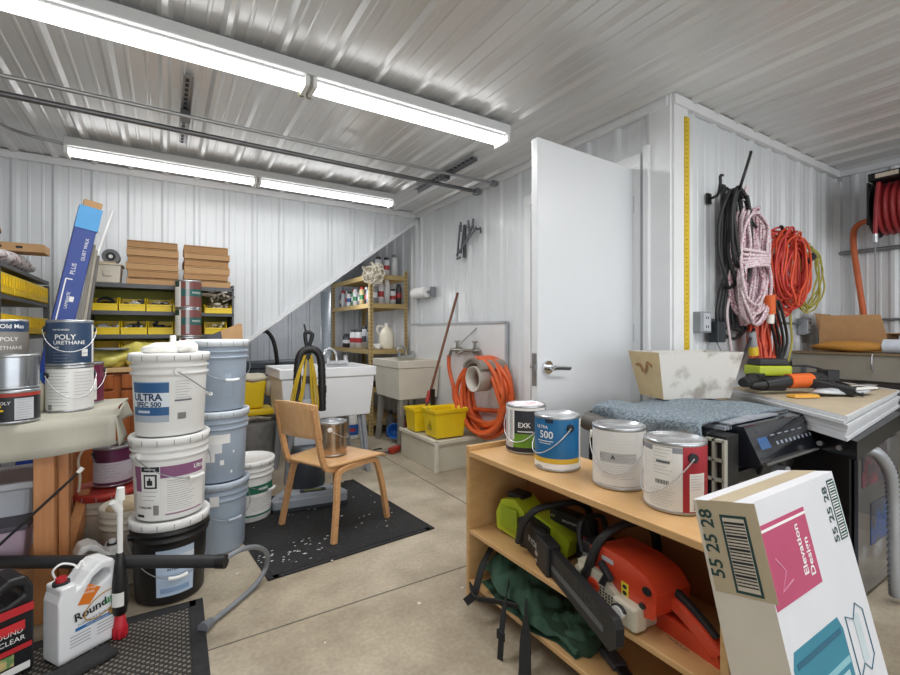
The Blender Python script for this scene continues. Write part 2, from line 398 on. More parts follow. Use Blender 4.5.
cn=mat('bab7a8',rough=.85,var=.10,scale=7,bump=.25)
def cf(u,v):
    x=-1.72+1.55*u; s=v*.75
    n=.006*math.sin(9*x+3)+.004*math.sin(23*x+v*9)
    if s<.13: return (x,2.285+n*1.5-.015*(1-s/.13),.663+s*.9+(.02*math.sin(5*x+1)) *(1-s/.13))
    return (x+.01*math.sin(8*v),2.285+(s-.13)*.95,.778+n*.3)
m=MB(cn); m.grid(cf,50,24)
m.grid(lambda u,v:(-.17+.02*math.sin(9*u)*v+.012*v,2.285+.58*u,.778-.12*v*(1-.5*u)+.01*math.sin(12*u)*v),14,5)
tag(m.build('canvas_dropcloth',solid=.004),'grubby cream canvas cloth draped over the pine workbench','drop cloth')
# cans on the bench
T=lambda *a:('t',*a)
def P_(a0,a1,z0,z1,m,r0=0): return ('p',a0,a1,z0,z1,m,r0)
NV=mat('2c4260',rough=.35,var=.03); 
zb=.781
can('white gallon can with two pale text columns, under the navy polyurethane can',-.351,2.563,zb,body=LPAP,handle=5,ear_a=78,sag=.5,aim=8,
    spec=[P_(-70,-5,.06,.9,WHITE,.0004),P_(0,60,.06,.9,mat('dedddb',var=.02),.0004)]+lines(-38,.15,.85,11,55)+lines(28,.3,.85,9,50)+barcode(-60,.06,.18,14))
can('navy blue gallon can reading POLY URETHANE on top of the white can',-.351,2.563,zb+.196,body=NV,handle=0,sag=.5,aim=0,
    spec=[P_(62,74,.05,.9,LPAP,.0005),T('POLY',.030,-12,.62,WHITE),T('URETHANE',.022,-2,.50,WHITE),T('WATER BASED',.009,-22,.78,LPAP),T('SATIN',.009,-34,.4,LPAP),P_(28,45,.20,.36,LPAP,.0006),T('WATER',.006,36,.27,NV)]+lines(-18,.1,.3,4,48,INKG,.006))
can('plain grey gallon can directly under the silver-labelled polyurethane can',-.575,2.60,zb,body=mat('9a9ca0',var=.05),spec=lines(0,.1,.8,9,70))
can('silver-grey gallon can with navy band reading POLY URETHANE, leftmost stack',-.575,2.60,zb+.196,body=mat('8a8580',rough=.35,var=.06),
    spec=[P_(-90,90,.74,.97,NV,.0004),T('Old Mas',.024,22,.85,WHITE),T('POLY',.024,14,.58,LPAP),T('URETHANE',.020,10,.40,LPAP)]+lines(16,.12,.26,3,50,LPAP,.005))
can('short black can with yellow and white label at the front of the workbench',-.488,2.345,zb,r=.078,h=.125,body=mat('1d1f24',rough=.4,var=.05),lid=True,
    spec=[P_(2,46,.12,.75,mat('c6c8cd',var=.03),.0004),P_(-60,90,.80,.9,mat('a8372c',var=.05),.0004),P_(-50,-32,.08,.3,YEL,.0006),P_(-50,-20,.38,.44,YEL,.0006),P_(-50,-25,.5,.56,YEL,.0006),T('POLY',.016,-20,.62,WHITE)]+lines(24,.18,.7,8,36,INKM,.006,.0009))
can('plain unlabelled silver can on top of the short black can',-.488,2.345,zb+.126,r=.076,h=.13,body=mat('a9adb2',rough=.22,metal=.9,var=.1))
can('maroon gallon can half hidden behind the white can on the workbench',-.335,2.78,zb,body=mat('6c2340',rough=.4),spec=[P_(-40,40,.1,.6,LPAP,.0005)],handle=0)
t=thing('bottle','small white bottle with a blue cap between the paint cans','bottle',(-.455,2.56,zb))
MB(mat('d8d2be',rough=.4)).lathe([(0,0),(.022,0),(.022,.11),(.01,.13),(.01,.14)],16).build('body',t); MB(mat('1f78b8')).lathe([(.013,.135),(.013,.165),(0,.165)],16).build('cap',t)
# under the bench
t=thing('tote','pale blue-white storage tote standing under the workbench','tote',(-.72,2.66,.2)); m=MB(mat('c6cbd3',rough=.5,var=.05)); m.box((0,0,.14),(.48,.30,.28),top=(1.06,1.06)); m.build('body',t,bevel=.02); MB(mat('d6dae0')).box((0,0,.295),(.53,.34,.03)).build('lid',t,bevel=.008)
MB(PINEX).box((-.99,2.57,.15),(1.2,.46,.04)).build('lower_shelf',wb)
t=thing('tote','small pinkish plastic tote with a dark rim under the workbench','tote',(-.60,2.44,.19)); MB(mat('b9a3b4',rough=.5,var=.06)).box((0,0,.08),(.26,.12,.17),top=(1.1,1.1)).build('body',t,bevel=.012); MB(mat('55505c')).box((0,0,.175),(.3,.15,.02)).build('rim',t,bevel=.005)
t=thing('rod','thin black rod with a pale tip slanting up past the bench leg','rod'); m=MB(BLACK).sweep([(-.56,2.24,.30),(-.42,2.25,.44),(-.285,2.26,.575)],.005); m.build('shaft',t); MB(LPAP).cyl((-.285,2.26,.575),(-.272,2.262,.592),.008).build('tip',t)
# long boxes behind the bench
BL=mat('25408f',rough=.35,var=.04)
M0=Matrix.Translation((-.71,3.33,.0))@Matrix.Rotation(R(10.6),4,'Y')@Matrix.Rotation(R(12),4,'Z')
t=thing('carton','tall dark blue carton with a torn light blue and brown top, leaning on the wall','carton',M=M0)
MB(BL).box((0,0,.90),(.10,.075,1.80)).build('body',t,bevel=.003)
m=MB(mat('4fa3df',rough=.4)); m.box((.003,-.003,1.80),(.106,.08,.13)); m.use(CARD); m.box((.008,.0,1.88),(.085,.055,.05)); m.build('top_flap',t)
m=MB(WHITE); FM=lambda x,z,rot=0:Matrix.Translation((x,-.0385,z))@Matrix.Rotation(R(90),4,'X')@Matrix.Rotation(R(rot),4,'Z')
m.flat('QUIET WALK',.022,FM(.02,1.62,90)); m.flat('PLUS',.03,FM(-.01,1.50,90)); m.box((-.032,-.0385,1.32),(.006,.001,.24)); m.box((-.018,-.0385,1.44),(.03,.001,.006)); m.box((-.018,-.0385,1.2),(.03,.001,.006)); m.box((.012,-.0385,1.33),(.02,.001,.03)); m.flat('LAMINATE',.02,FM(-.005,1.32,90)); m.box((-.02,-.0385,1.1),(.012,.001,.05)); m.build('lettering',t)
for i,(c,dx) in enumerate((('7a7468',0),('a39b8c',.022),('5d5a55',.044))):
    M1=Matrix.Translation((-.565+dx,3.34+.02*i,.0))@Matrix.Rotation(R(7.5-.4*i),4,'Y')
    t=thing('trim_strip','long '+('brown','pale tan','dark grey')[i]+' trim strip leaning beside the blue carton','trim strip',M=M1); MB(mat(c,rough=.4,coat=.3)).box((0,0,.82),(.018,.03,1.64-.06*i)).build('strip',t)
t=thing('rod','white plastic rod leaning on the back wall above the shelf','rod'); MB(WHITE).cyl((-.46,4.02,1.45),(-.345,4.38,2.06),.008).build('rod_shaft',t)
# ================================================================ LEFT SHELF UNIT ALONG Y
SH=mat('5d5f62',rough=.5,metal=.3,var=.08)
t=thing('shelving','dark steel shelving at the left edge holding tilted yellow bin trays','shelving',(0,0,0))
for z in (.9,1.09,1.30,1.46): MB(SH).box((-.90,3.62,z),(.42,1.16,.022)).build('shelf',t)
for x in (-.70,-1.1):
    for y in (3.06,4.18): MB(SH).box((x,y,.72),(.03,.03,1.44)).build('post',t)
YD=mat('e9c315',rough=.45,var=.05)
for i in range(4):
    for zz,nm in ((1.312,'upper'),(1.102,'lower')):
        y=3.20+i*.28
        t=thing('bin_tray','yellow divided bin tray on the '+nm+' shelf at the left edge','bin',(-.79,y,zz),group='yellow bin trays on the left shelving, '+nm+' row')
        m=MB(YD); m.box((0,0,.005),(.2,.27,.01)); m.box((.095,0,.055),(.01,.27,.11)); m.box((-.095,0,.05),(.01,.27,.1)); m.box((0,.13,.05),(.2,.008,.1)); m.box((0,-.13,.05),(.2,.008,.1)); m.build('tray',t,bevel=.003)
        m=MB(YD)
        for k in range(5): m.box((.101,-.10+k*.05,.07),(.006,.01,.05))
        m.build('ribs',t)
t=thing('carton','long narrow brown carton lying on the left shelving','carton',(-.98,3.66,1.615),R(0)); MB(CARD).box((0,0,0),(.74,.16,.05)).build('body',t,bevel=.003); m=MB(INK); 
for k in range(5): m.box((-.1+.09*k,-.0805,0),(.03,.001,.014))
m.build('printed_marks',t)
pat=mat('d9d3d2',rough=.7,c2='8a6f73',thr=.56,scale=30)
m=MB(pat); m.blob((-.84,3.62,1.53),(.16,.45,.055),.15,3); tag(m.build('patterned_bag'),'crumpled patterned plastic wrap under the narrow brown carton','bag')
m=MB(CARDD); m.cyl((-.82,3.30,1.645),(-.82,3.30,1.66),.085,n=28); m.use(mat('a67c4f')).lathe([(.085,1.66),(.075,1.70),(.04,1.73),(0,1.74)],28,Matrix.Translation((-.82,3.30,0))); tag(m.build('wooden_bowl'),'upturned brown wooden bowl on the narrow carton at the left edge','bowl')
# ================================================================ CABINET + BIN SHELF
OAK=wood('b5672f','8f4a20',4,(10,10,1)); 
cab=thing('cabinet','orange-brown wooden base cabinet with a pale worktop behind the pails','cabinet',(0,3.95,0))
MB(OAK).box((-.08,0,.43),(1.08,.62,.86)).build('carcass',cab)
MB(PLY).box((-.08,-.01,.875),(1.12,.66,.03)).build('worktop',cab,bevel=.004)
for x in (-.43,-.09,.25):
    d=MB(OAK).box((x,-.32,.40),(.30,.02,.68)).build('door',cab,bevel=.004); MB(wood('a55c2a','83431c',4,(10,10,1))).box((x,-.333,.40),(.20,.012,.56),).build('door_panel',d,bevel=.008)
    d=MB(OAK).box((x,-.32,.80),(.30,.02,.09)).build('drawer',cab,bevel=.004)
bs=thing('bin_rack','dark steel rack of yellow bins standing on the wooden cabinet','rack',(0,3.95,.89))
for z in (.07,.21,.37,.555): MB(SH).box((0,.0,z-.01),(.88,.34,.014)).box((0,-.165,z-.01),(.88,.008,.028)).build('shelf',bs)
for x in (-.435,.435): MB(SH).box((x,0,.29),(.012,.34,.58)).build('side_panel',bs)
MB(mat('8c8a2e',rough=.6)).box((0,.165,.29),(.86,.006,.56)).build('back_panel',bs)
def bin_(label,x,y,z,w=.148,cont=None,seed=0,h=.10):
    t=thing('storage_bin',label,'bin',(x,y,z),group=None); m=MB(YEL); D=.22; q=.004
    m.box((0,0,q/2),(w,D,q)); m.box((0,D/2,h/2),(w,q,h)); m.box((0,-D/2,h*.25),(w,q,h*.5)); m.box((0,-D/2-.003,h*.48),(w,.012,.010))
    for s in (-1,1):
        m.prism([(-D/2,0),(D/2,0),(D/2,h),(-D/2+.06,h),(-D/2,h*.5)],-q/2,q/2,Matrix.Translation((s*(w/2-q/2),0,0))@Matrix.Rotation(R(90),4,'Z')@Matrix.Rotation(R(90),4,'X'))
    m.build('bin_body',t)
    if cont:
        rr=random.Random(seed); cm=MB()
        if cont=='coil':
            cm.use(BLACK)
            for k in range(4): cm.sweep([(.045*math.cos(a)+.0,-.02+.02*k*.4+.03*math.sin(a)*.3,.055+.033*math.sin(a)+.004*k) for a in [R(15*j) for j in range(24)]],.006,closed=True)
            cm.blob((0,.02,.04),(.06,.07,.035),.2,seed)
        else:
            ms=[mat(c,rough=.4) for c in cont]
            for k in range(22):
                cm.use(rr.choice(ms)); c=(rr.uniform(-.05,.05),rr.uniform(-.08,.07),.03+rr.uniform(0,.045)); M=Matrix.Translation(c)@Matrix.Rotation(rr.uniform(0,3),4,'Z')@Matrix.Rotation(rr.uniform(-.6,.6),4,'X')
                if rr.random()<.5: cm.box((0,0,0),(rr.uniform(.02,.06),rr.uniform(.01,.02),rr.uniform(.006,.02)),M)
                else: cm.lathe([(0,0),(.008,0),(.008,.04),(0,.04)],8,M@Matrix.Rotation(1.4,4,'X'))
        c=cm.build('small_hardware'); c.location=(x,y,z); tag(c,'loose fittings inside the '+label,'hardware',kind='stuff')
GB=('c7c3ba','3b3c40','8b8d92','5c5147'); 
cs=['coil',('d8d6ce','b9a27b','4a4a4c'),('d9d7d0','8c5c39','b7b9bc','4b4c50'),('4a4a4c','b0b2b5')]
for i,(x,d) in enumerate(((-.345,'first from the left, holding a black coil'),(-.19,'second from the left, holding pale fittings'),(-.035,'third from the left, holding mixed fittings'),(.12,'fourth from the left, behind the brown cans'))):
    bin_('yellow bin on the upper rack shelf, '+d,x,3.90,.89+.368,cont=cs[i],seed=i)
for i,(x,c,d) in enumerate(((-.335,('d6d8dc','b9bcc0'),'first from the left, with clear bits'),(-.18,('c9ccd0','6b6e73','2a2b2e'),'second from the left, with metal rods'),(-.025,('1a1a1c','26272a','3b3d41'),'third from the left, full of black parts'),(.13,GB,'fourth from the left, behind the brown cans'),(.32,('d8cfae','b39d68'),'last on the right, holding a pale roll'))):
    bin_('yellow bin on the middle rack shelf, '+d,x,3.90,.89+.208,cont=c,seed=10+i)
for i,(x,d) in enumerate(((-.335,'leftmost'),(-.18,'middle'),(-.025,'rightmost'))):
    bin_('empty yellow bin on the bottom rack shelf, '+d+' one',x,3.92,.89+.068)
bin_('wide yellow bin at the right end of the upper rack shelf',.335,3.88,.89+.368,w=.18,cont=('d8cfc0','e6e2d8','b9a990','7b6d5b'),seed=44,h=.07)
m=MB(mat('cfc7b9',rough=.8,var=.3,scale=40)); rr=random.Random(3)
for k in range(26):
    c=Vector((.335+rr.uniform(-.085,.085),3.83+rr.uniform(-.06,.06),1.345+rr.uniform(0,.08))); d_=Vector((rr.uniform(-1,1),rr.uniform(-1,1),rr.uniform(-.6,.6))).normalized()*.035; m.use(mat(rr.choice(['cfc7b9','e5e0d5','9b8f80','6f675e']),rough=.7)); m.cyl(c-d_,c+d_,.007,n=6)
tag(m.build('paint_brush_pile'),'heap of old pale brushes in the wide yellow bin','brushes',kind='stuff')
# cartons on rack top
for s,(x0,w,n,lab) in enumerate(((-.222,.305,6,'left'),(.115,.295,6,'right'))):
    z=1.449
    for k in range(n):
        hh=.046+.004*((k*5+s)%3); t=thing('flat_carton',('lowest','second','third','fourth','fifth','topmost')[k]+' flat brown carton in the '+lab+'-hand stack on the bin rack','carton',(x0+w/2+.006*math.sin(k*3.1+s),3.93+.01*math.cos(k*2+s),z+hh/2),R(1.5*math.sin(k*2.3+s)))
        MB((CARD,CARD2)[k%2]).box((0,0,0),(w-.01*(k%2),.29,hh-.002)).build('box_body',t,bevel=.002); MB(CARDD).box((0,-.1455,hh*.32),(w-.02,.001,.003)).build('flap_seam',t)
        z+=hh
t=thing('plastic_tub','white plastic tub on the left end of the bin rack','tub',(-.325,3.86,1.449)); m=MB(mat('d6cfbf',rough=.5)); m.box((0,0,.06),(.13,.17,.12),top=(1.14,1.1)); m.box((0,0,.122),(.17,.21,.012)); m.box((0,-.095,.06),(.05,.012,.035)); m.build('tub_body',t,bevel=.006)
t=thing('tape_reel','grey film reel lying on the white plastic tub','reel',(-.31,3.86,1.578)); m=MB(mat('6e7073',rough=.4)); m.cyl((-.0,-.05,.05),(0,.05,.05),.05,n=24); m.use(BLACK); m.cyl((0,-.055,.05),(0,-.05,.05),.028); m.use(LPAP); m.cyl((0,-.058,.05),(0,-.055,.05),.012); m.build('reel_body',t)
t=thing('paint_brush','pale wooden stick lying across the white tub','stick',(-.38,3.80,1.578),R(-12)); MB(mat('cbb68e')).box((0,0,.006),(.2,.025,.01)).build('stick_body',t)
# brown/teal cans
BR=mat('7d4a45',rough=.35,var=.06); TEAL=mat('235c57',rough=.35,var=.05)
for k in range(3):
    can(('lowest','middle','topmost')[k]+' brown and teal gallon can in the stack before the bin rack',.138,3.69,.892+k*.196,body=BR,aim=0,
      spec=[P_(-72,-32,.03,.97,LPAP,.0004),P_(-70,-40,.75,.95,mat('27483f'),.0008),P_(-30,90,.42,.68,TEAL,.0005),P_(-10,5,.1,.95,mat('b9b9bb',var=.02),.0006),T('WOOD',.02,40,.55,LPAP)]+lines(-50,.15,.6,6,28,INKG,.005,.001))
t=thing('cardboard_flap','torn brown cardboard piece behind the blue-grey pail','cardboard',(.37,3.62,1.02),R(14)); m=MB(CARD); m.prism([(-.02,0),(.12,-.01),(.12,.16),(.1,.165),(-.03,.11)],0,.006,Matrix.Rotation(R(80),4,'X')); m.use(mat('4d4e55')); m.prism([(-.14,0),(-.02,0),(-.03,.11),(-.12,.07)],0,.006,Matrix.Rotation(R(80),4,'X')); m.use(CARD); m.box((0,.05,-.065),(.24,.12,.13)); m.build('card',t)
def bagf(name,label,cat,c,rad,m_,seed,nz=.3): 
    m=MB(m_); m.blob(c,rad,nz,seed,20); return tag(m.build(name),label,cat)
YB_=mat('e4d970',rough=.35,var=.12,scale=14,bump=.3,coat=.3)
bagf('plastic_bag','translucent yellow plastic bag slumped on the worktop left of the pails','bag',(-.33,3.68,.945),(.12,.07,.06),YB_,4,.45)
bagf('plastic_bag','yellow plastic bag bunched up behind the white pail','bag',(-.13,3.70,.96),(.12,.06,.09),YB_,9,.5)
t=thing('drip_tray','grey plastic lid lying on the yellow bags','tray',(-.30,3.66,1.005)); MB(GREY).lathe([(0,0),(.1,.0),(.105,.012),(.1,.012),(.095,.004),(0,.004)],24).build('tray_body',t)
# ================================================================ PAILS
BG=mat('9fadbd',rough=.42,var=.05,scale=5); PW=mat('e9e9e6',rough=.4,var=.03)
US=mat('2f5f92',rough=.4,var=.05); USL=mat('9db9d3',rough=.4)
fx_,fy_=.02,2.32
pail('black pail with a white lid at the bottom of the front stack',fx_,fy_,.006,BLACK,aim=0,h=.341,spec=[P_(-22,38,.10,.66,mat('b9cbe0',var=.06),.0),P_(-22,38,.52,.58,mat('d8dfe8'),.001),P_(4,16,.30,.33,INK,.0012),P_(-16,30,.14,.2,mat('8aa4c4'),.001),T('INTERIOR',.014,8,.42,INKM)],handle=10)
PU=mat('8d5a80',rough=.4,var=.06)
pail('white pail with a purple band and warning label in the middle of the front stack',fx_,fy_,.349,PW,aim=0,h=.341,handle=38,sag=.3,
   spec=[P_(-62,62,.06,.68,LPAP,.0),P_(-62,58,.52,.66,PU,.001),P_(-60,-45,.36,.52,PU,.001),P_(-47,-15,.24,.68,WHITE,.0015),P_(-46,-16,.60,.66,INK,.002),T('WARNING',.009,-31,.63,WHITE),P_(-42,-20,.40,.57,INK,.002),P_(-39,-23,.42,.55,WHITE,.0025),P_(-36,-27,.44,.50,INK,.003),P_(-33,-30,.49,.53,INK,.003),T('5 GALLON',.012,-42,.17,INK),P_(-8,58,.07,.085,PU,.001),P_(-60,-44,.05,.08,INK,.001),T('Ultra',.026,48,.60,LPAP)]+barcode(-22,.08,.2,9,.002)+lines(18,.12,.48,14,46,INKG,.004,.001)+lines(-32,.26,.36,3,26,INKM,.004,.002))
pail('white pail labelled ULTRA SPEC 500 on top of the front stack',fx_,fy_,.692,PW,aim=0,h=.341,handle=100,sag=.35,
   spec=[P_(-68,-2,.20,.66,USL,.0),P_(-68,-2,.52,.65,US,.0006),P_(-68,-2,.26,.36,US,.0006),P_(-68,-2,.36,.53,mat('dfe8f0',var=.02),.0010),P_(-68,-2,.18,.26,mat('a8b2bf'),.0010),P_(-56,-32,.29,.32,mat('c9d6e4'),.0012),T('ULTRA',.040,-38,.475,mat('14305a',var=0.)),T('SPEC 500',.027,-36,.39,mat('14305a',var=0.)),P_(6,34,.42,.44,mat('6c6f76'),.0012)]+lines(20,.46,.66,7,26,INKG,.004,.001)+barcode(18,.2,.28,14,.001))
t=thing('rag','crumpled white gloves and rag on the lid of the topmost white pail','rag',(fx_,fy_-.0,1.033)); m=MB(mat('f0eee8',rough=.8,bump=.3,var=.05)); m.blob((-.03,0,.014),(.075,.06,.028),.3,2); m.blob((.055,.01,.02),(.05,.07,.03),.35,5); m.cyl((.01,.05,.03),(.01,.06,.07),.012); m.build('cloth',t)
bx_,by_=.235,2.675
TORN=mat('dcdcd9',rough=.7,c2='9fadbd',thr=.62,scale=4)
pail('blue-grey pail at the bottom of the blue stack',bx_,by_,.003,BG,h=.358,lidc=mat('aeb9c6'),aim=0,handle=30,sag=.3,spec=[P_(-14,2,.70,.84,WHITE,.010)])
pail('middle blue-grey pail with a torn white label, in the blue stack',bx_,by_,.363,BG,h=.358,lidc=mat('c4cdd6'),aim=0,spec=[P_(-70,24,.55,.68,WHITE,.0),P_(-70,8,.42,.55,mat('dfe2e4',var=.03),.0),P_(-70,-6,.30,.42,WHITE,.0),P_(4,12,.25,.32,WHITE,.0),P_(30,34,.4,.44,WHITE,.0),P_(26,30,.12,.16,WHITE,.0)])
pail('topmost blue-grey pail with a white lid, in the blue stack',bx_,by_,.723,BG,h=.358,lidc=mat('dfe5ea'),aim=0,handle=25,sag=.35,spec=[P_(10,30,.2,.58,mat('98a6b6'),.0),P_(14,26,.38,.52,mat('a9b6c4'),.0008)])
pail('white pail with a green band standing behind the blue stack',.425,2.985,.012,PW,aim=0,handle=60,sag=.3,spec=[P_(-40,80,.46,.60,mat('1d6b52'),.001),P_(-40,80,.12,.46,LPAP,.0),P_(-40,80,.09,.12,mat('1d6b52'),.001),T('PRIMER',.02,38,.53,WHITE)]+lines(30,.18,.4,8,50,INKG,.005,.001))
RD=mat('b8382f',rough=.45,var=.1)
pail('cream pail with a red lid and red label beside the workbench leg',-.24,2.83,.003,mat('cfc6b6',rough=.5,var=.1),lidc=RD,aim=0,spec=[P_(10,70,.05,.66,mat('b01f22'),.0)])
can('purple gallon can with a pale label standing on the red pail lid',-.222,2.862,.357,body=mat('5c2345',rough=.4,var=.1),spec=[P_(-80,80,.12,.62,mat('d8d3de',var=.06),.0005),P_(-10,80,.62,.9,mat('6d2a56'),.0005)]+lines(-10,.25,.55,5,60),handle=20,lid=False,aim=0)
bp=pail('dirty cream pail with no lid between the red pail and the front stack',-.125,2.568,.003,mat('cdc5b4',rough=.55,var=.12),aim=0,h=.33,rt=.125,rb=.11,lid=False,spec=[P_(0,50,.05,.3,mat('8c2c2c'),.0)])
t=thing('rag','tan rag stuffed into the open cream pail','rag',(-.13,2.56,.32)); m=MB(mat('d2bf9d',rough=.9,bump=.4,var=.1)); m.blob((0,0,0),(.09,.09,.04),.35,8); m.build('cloth',t)
t=thing('string','frayed pale string hanging from the purple can','string'); MB(mat('e8dcc6',rough=.9)).sweep(smoothpath([(-.345,2.74,.37),(-.338,2.73,.44),(-.345,2.74,.52),(-.325,2.76,.565),(-.30,2.80,.56)],5),.006).build('strand',t)
# ================================================================ FLOOR ITEMS LEFT
# perforated mat
def perf():
    m=mat('2b2824',rough=.75,var=.1,scale=50); nt=m.node_tree;N=nt.nodes;L=nt.links;b=N['Principled BSDF']
    tc=[n for n in N if n.type=='TEX_COORD'][0]; rp=[n for n in N if n.type=='VALTORGB'][0]
    s=N.new('ShaderNodeSeparateXYZ'); L.new(tc.outputs['Object'],s.inputs[0]); outs=[]
    for i,f in ((0,240.),(1,240.)):
        a=N.new('ShaderNodeMath');a.operation='MULTIPLY';a.inputs[1].default_value=f;L.new(s.outputs[i],a.inputs[0])
        q=N.new('ShaderNodeMath');q.operation='SINE';L.new(a.outputs[0],q.inputs[0]); outs.append(q)
    p=N.new('ShaderNodeMath');p.operation='MULTIPLY';L.new(outs[0].outputs[0],p.inputs[0]);L.new(outs[1].outputs[0],p.inputs[1])
    g=N.new('ShaderNodeMath');g.operation='GREATER_THAN';g.inputs[1].default_value=.38;L.new(p.outputs[0],g.inputs[0])
    x=N.new('ShaderNodeMix');x.data_type='RGBA';L.new(g.outputs[0],x.inputs[0]);L.new(rp.outputs[0],x.inputs[6]);x.inputs[7].default_value=(.21,.19,.16,1);L.new(x.outputs[2],b.inputs['Base Color']); return m
t=thing('rubber_mat','black perforated rubber mat on the floor in front of the pails','mat',(-.32,1.68,.0),R(-1)); MB(perf()).box((0,0,.005),(.84,.90,.008)).build('mat_surface',t); m=MB(RUBBER); m.box((.42,0,.006),(.05,.98,.012)); m.box((-.42,0,.006),(.05,.98,.012)); m.box((0,.465,.006),(.84,.05,.012)); m.box((0,-.465,.006),(.84,.05,.012)); m.build('mat_edge',t,bevel=.002)
# weed killer jug
def jug(name,label,loc,rz,w,d,h,body,spec,capm,cat='jug',capx=-1):
    t=thing(name,label,cat,loc,rz); m=MB(body)
    # outline in x/z, neck on one side, handle hole on the other
    c=capx; W=w/2
    out=[(-W,.0),(W,0),(W,h*.62),(W,h*.86),(W*.8,h*.985),(W*.35,h),(0,h*.93),(-W*.30,h*.82),(-W*.42,h*.80),(-W*.42,h*.86),(-W*.92,h*.86),(-W*.92,h*.78),(-W,h*.70)]
    hole=[(W*.72,h*.80),(W*.72,h*.87),(W*.45,h*.91),(W*.1,h*.85),(-W*.1,h*.74),(W*.3,h*.74)]
    if c>0: out=[(-x,z) for x,z in out][::-1]; hole=[(-x,z) for x,z in hole][::-1]
    M=Matrix.Rotation(R(90),4,'X')
    o2=[(x*.9,z+.012 if z<.1 else z*.985) for x,z in out]
    n=len(out)
    # faces as ring between outer and hole via bridging using bevelled slab
    import bmesh
    bm=bmesh.new()
    for sgn in (1,):
        vo=[bm.verts.new((x,0,z)) for x,z in out]; vh=[bm.verts.new((x,0,z)) for x,z in hole]
        es=[bm.edges.new((vo[i],vo[(i+1)%n])) for i in range(n)]+[bm.edges.new((vh[i],vh[(i+1)%len(hole)])) for i in range(len(hole))]
        bmesh.ops.triangle_fill(bm,edges=es,use_beauty=True)
    me=bpy.data.meshes.new(name+'_body'); bm.to_mesh(me); bm.free(); me.materials.append(body)
    o=bpy.data.objects.new('body',me); COL.objects.link(o); o.parent=t
    q=o.modifiers.new('s','SOLIDIFY'); q.thickness=d; q.offset=0
    q=o.modifiers.new('b','BEVEL'); q.width=.016; q.segments=4; q.limit_method='ANGLE'; q.angle_limit=R(50)
    for p in me.polygons: p.use_smooth=False
    m=MB(INK); cx=-W*.67*(1 if c<0 else -1); m.cyl((cx,0,h*.85),(cx,0,h*.885),w*.13,n=20); m.use(capm); m.cyl((cx,0,h*.885),(cx,0,h*.93),w*.085,n=20); m.build('cap',t,bevel=.001)
    m=MB(); spec(m,lambda x,z,rot=0,e=.0012:Matrix.Translation((x,-d/2-e,z))@Matrix.Rotation(R(90),4,'X')@Matrix.Rotation(R(rot),4,'Z')); m.build('label',t)
    return t
def ru(m,F):
    ORG=mat('dd7a25',rough=.4,var=.03); 
    m.use(ORG); m.prism([(-.012,0),(.026,.0),(.044,.052),(.0,.066)],0,.0008,F(-.028,.175,-12,.001)@Matrix.Rotation(R(-8),4,'Z')); m.use(WHITE); m.flat('NOT FOR',.010,F(-.004,.222,-15,.0024)); m.flat('LAWNS',.011,F(-.007,.209,-15,.0024))
    m.use(mat('c9962f',rough=.3,metal=.3)); m.sweep([(.035+.056*math.cos(a),-.0565,.148+.036*math.sin(a)+.014*math.cos(a)) for a in [R(35+x*9) for x in range(33)]],(.003,.0012),up=(0,1,0))
    m.use(mat('1b1c1e',var=0)); m.flat('Round',.038,F(.000,.145,8,.0045),bold=.02); m.use(mat('2e8f4b',var=0)); m.flat('up',.038,F(.059,.1535,8,.0045),bold=.02)
    m.use(mat('2f6fae',var=0)); m.box((.02,-.0515,.098),(.13,.001,.011),rz=0); m.use(mat('55565a',var=0)); m.flat('POISON IVY PLUS',.011,F(.005,.113,4)); m.use(WHITE); m.flat('TOUGH BRUSH KILLER',.007,F(.02,.098,0,.0026))
    m.use(mat('b98a5a',c2='4f7d3c',thr=.5,scale=60)); m.prism([(0,-.016),(.014,0),(.012,.013),(0,.010),(-.012,.013),(-.014,0)],0,.001,F(.068,.105))
    m.use(mat('a9abae',var=0)); 
    for i in range(4): m.box((-.03,-.0512,.08-.011*i),(.06,.0006,.003)); m.box((.045,-.0512,.08-.011*i),(.05,.0006,.003))
jug('weed_killer_jug','white Roundup jug with green and orange label on the perforated mat',(-.247,2.047,.012),R(33),.185,.10,.295,mat('eceef0',rough=.35,var=.01,coat=.2),ru,RED)
t=thing('coiled_tubing','coiled white plastic cord beside the cap of the white labelled jug','cord'); MB(WHITE).sweep(smoothpath([(-.315,2.03,.275),(-.322,2.02,.31),(-.30,2.03,.325),(-.27,2.05,.305),(-.262,2.05,.29),(-.25,2.06,.31),(-.24,2.06,.285),(-.23,2.08,.30),(-.225,2.08,.28)],6),.0035).build('cord_coil',t)
def bj(m,F):
    m.use(mat('c02a30',var=.02)); m.box((.01,-.0665,.215),(.17,.001,.026)); m.use(WHITE); m.flat('CONCENTRATE',.017,F(.01,.215,0,.0085)); m.use(mat('d12f34',var=0)); m.box((.035,-.0665,.165),(.075,.001,.03)); m.use(WHITE); m.flat('GROUND',.022,F(.02,.15,0,.0095)); m.flat('CLEAR',.022,F(.04,.125,0,.0095)); m.use(mat('c02a30',var=.02)); m.box((.0,-.0665,.095),(.18,.001,.016)); m.use(mat('6b8f5a',c2='c9b37a',thr=.5,scale=50)); m.box((-.02,-.0665,.065),(.13,.001,.036)); m.use(LPAP); m.box((.0,-.0665,.03),(.17,.001,.022))
jug('weed_killer_jug','black concentrate jug with red and white label at the left edge',(-.480,2.0,.012),R(30),.20,.115,.32,mat('1c1d20',rough=.4,var=.03,coat=.2),bj,BLACK)
jug('white_jug','plain white jug mostly hidden behind the black pipe',(-.235,2.35,.003),R(15),.15,.09,.27,WHITE,lambda m,F:m.use(WHITE).box((0,-.05,.1),(.08,.002,.06)),WHITE,capx=1)
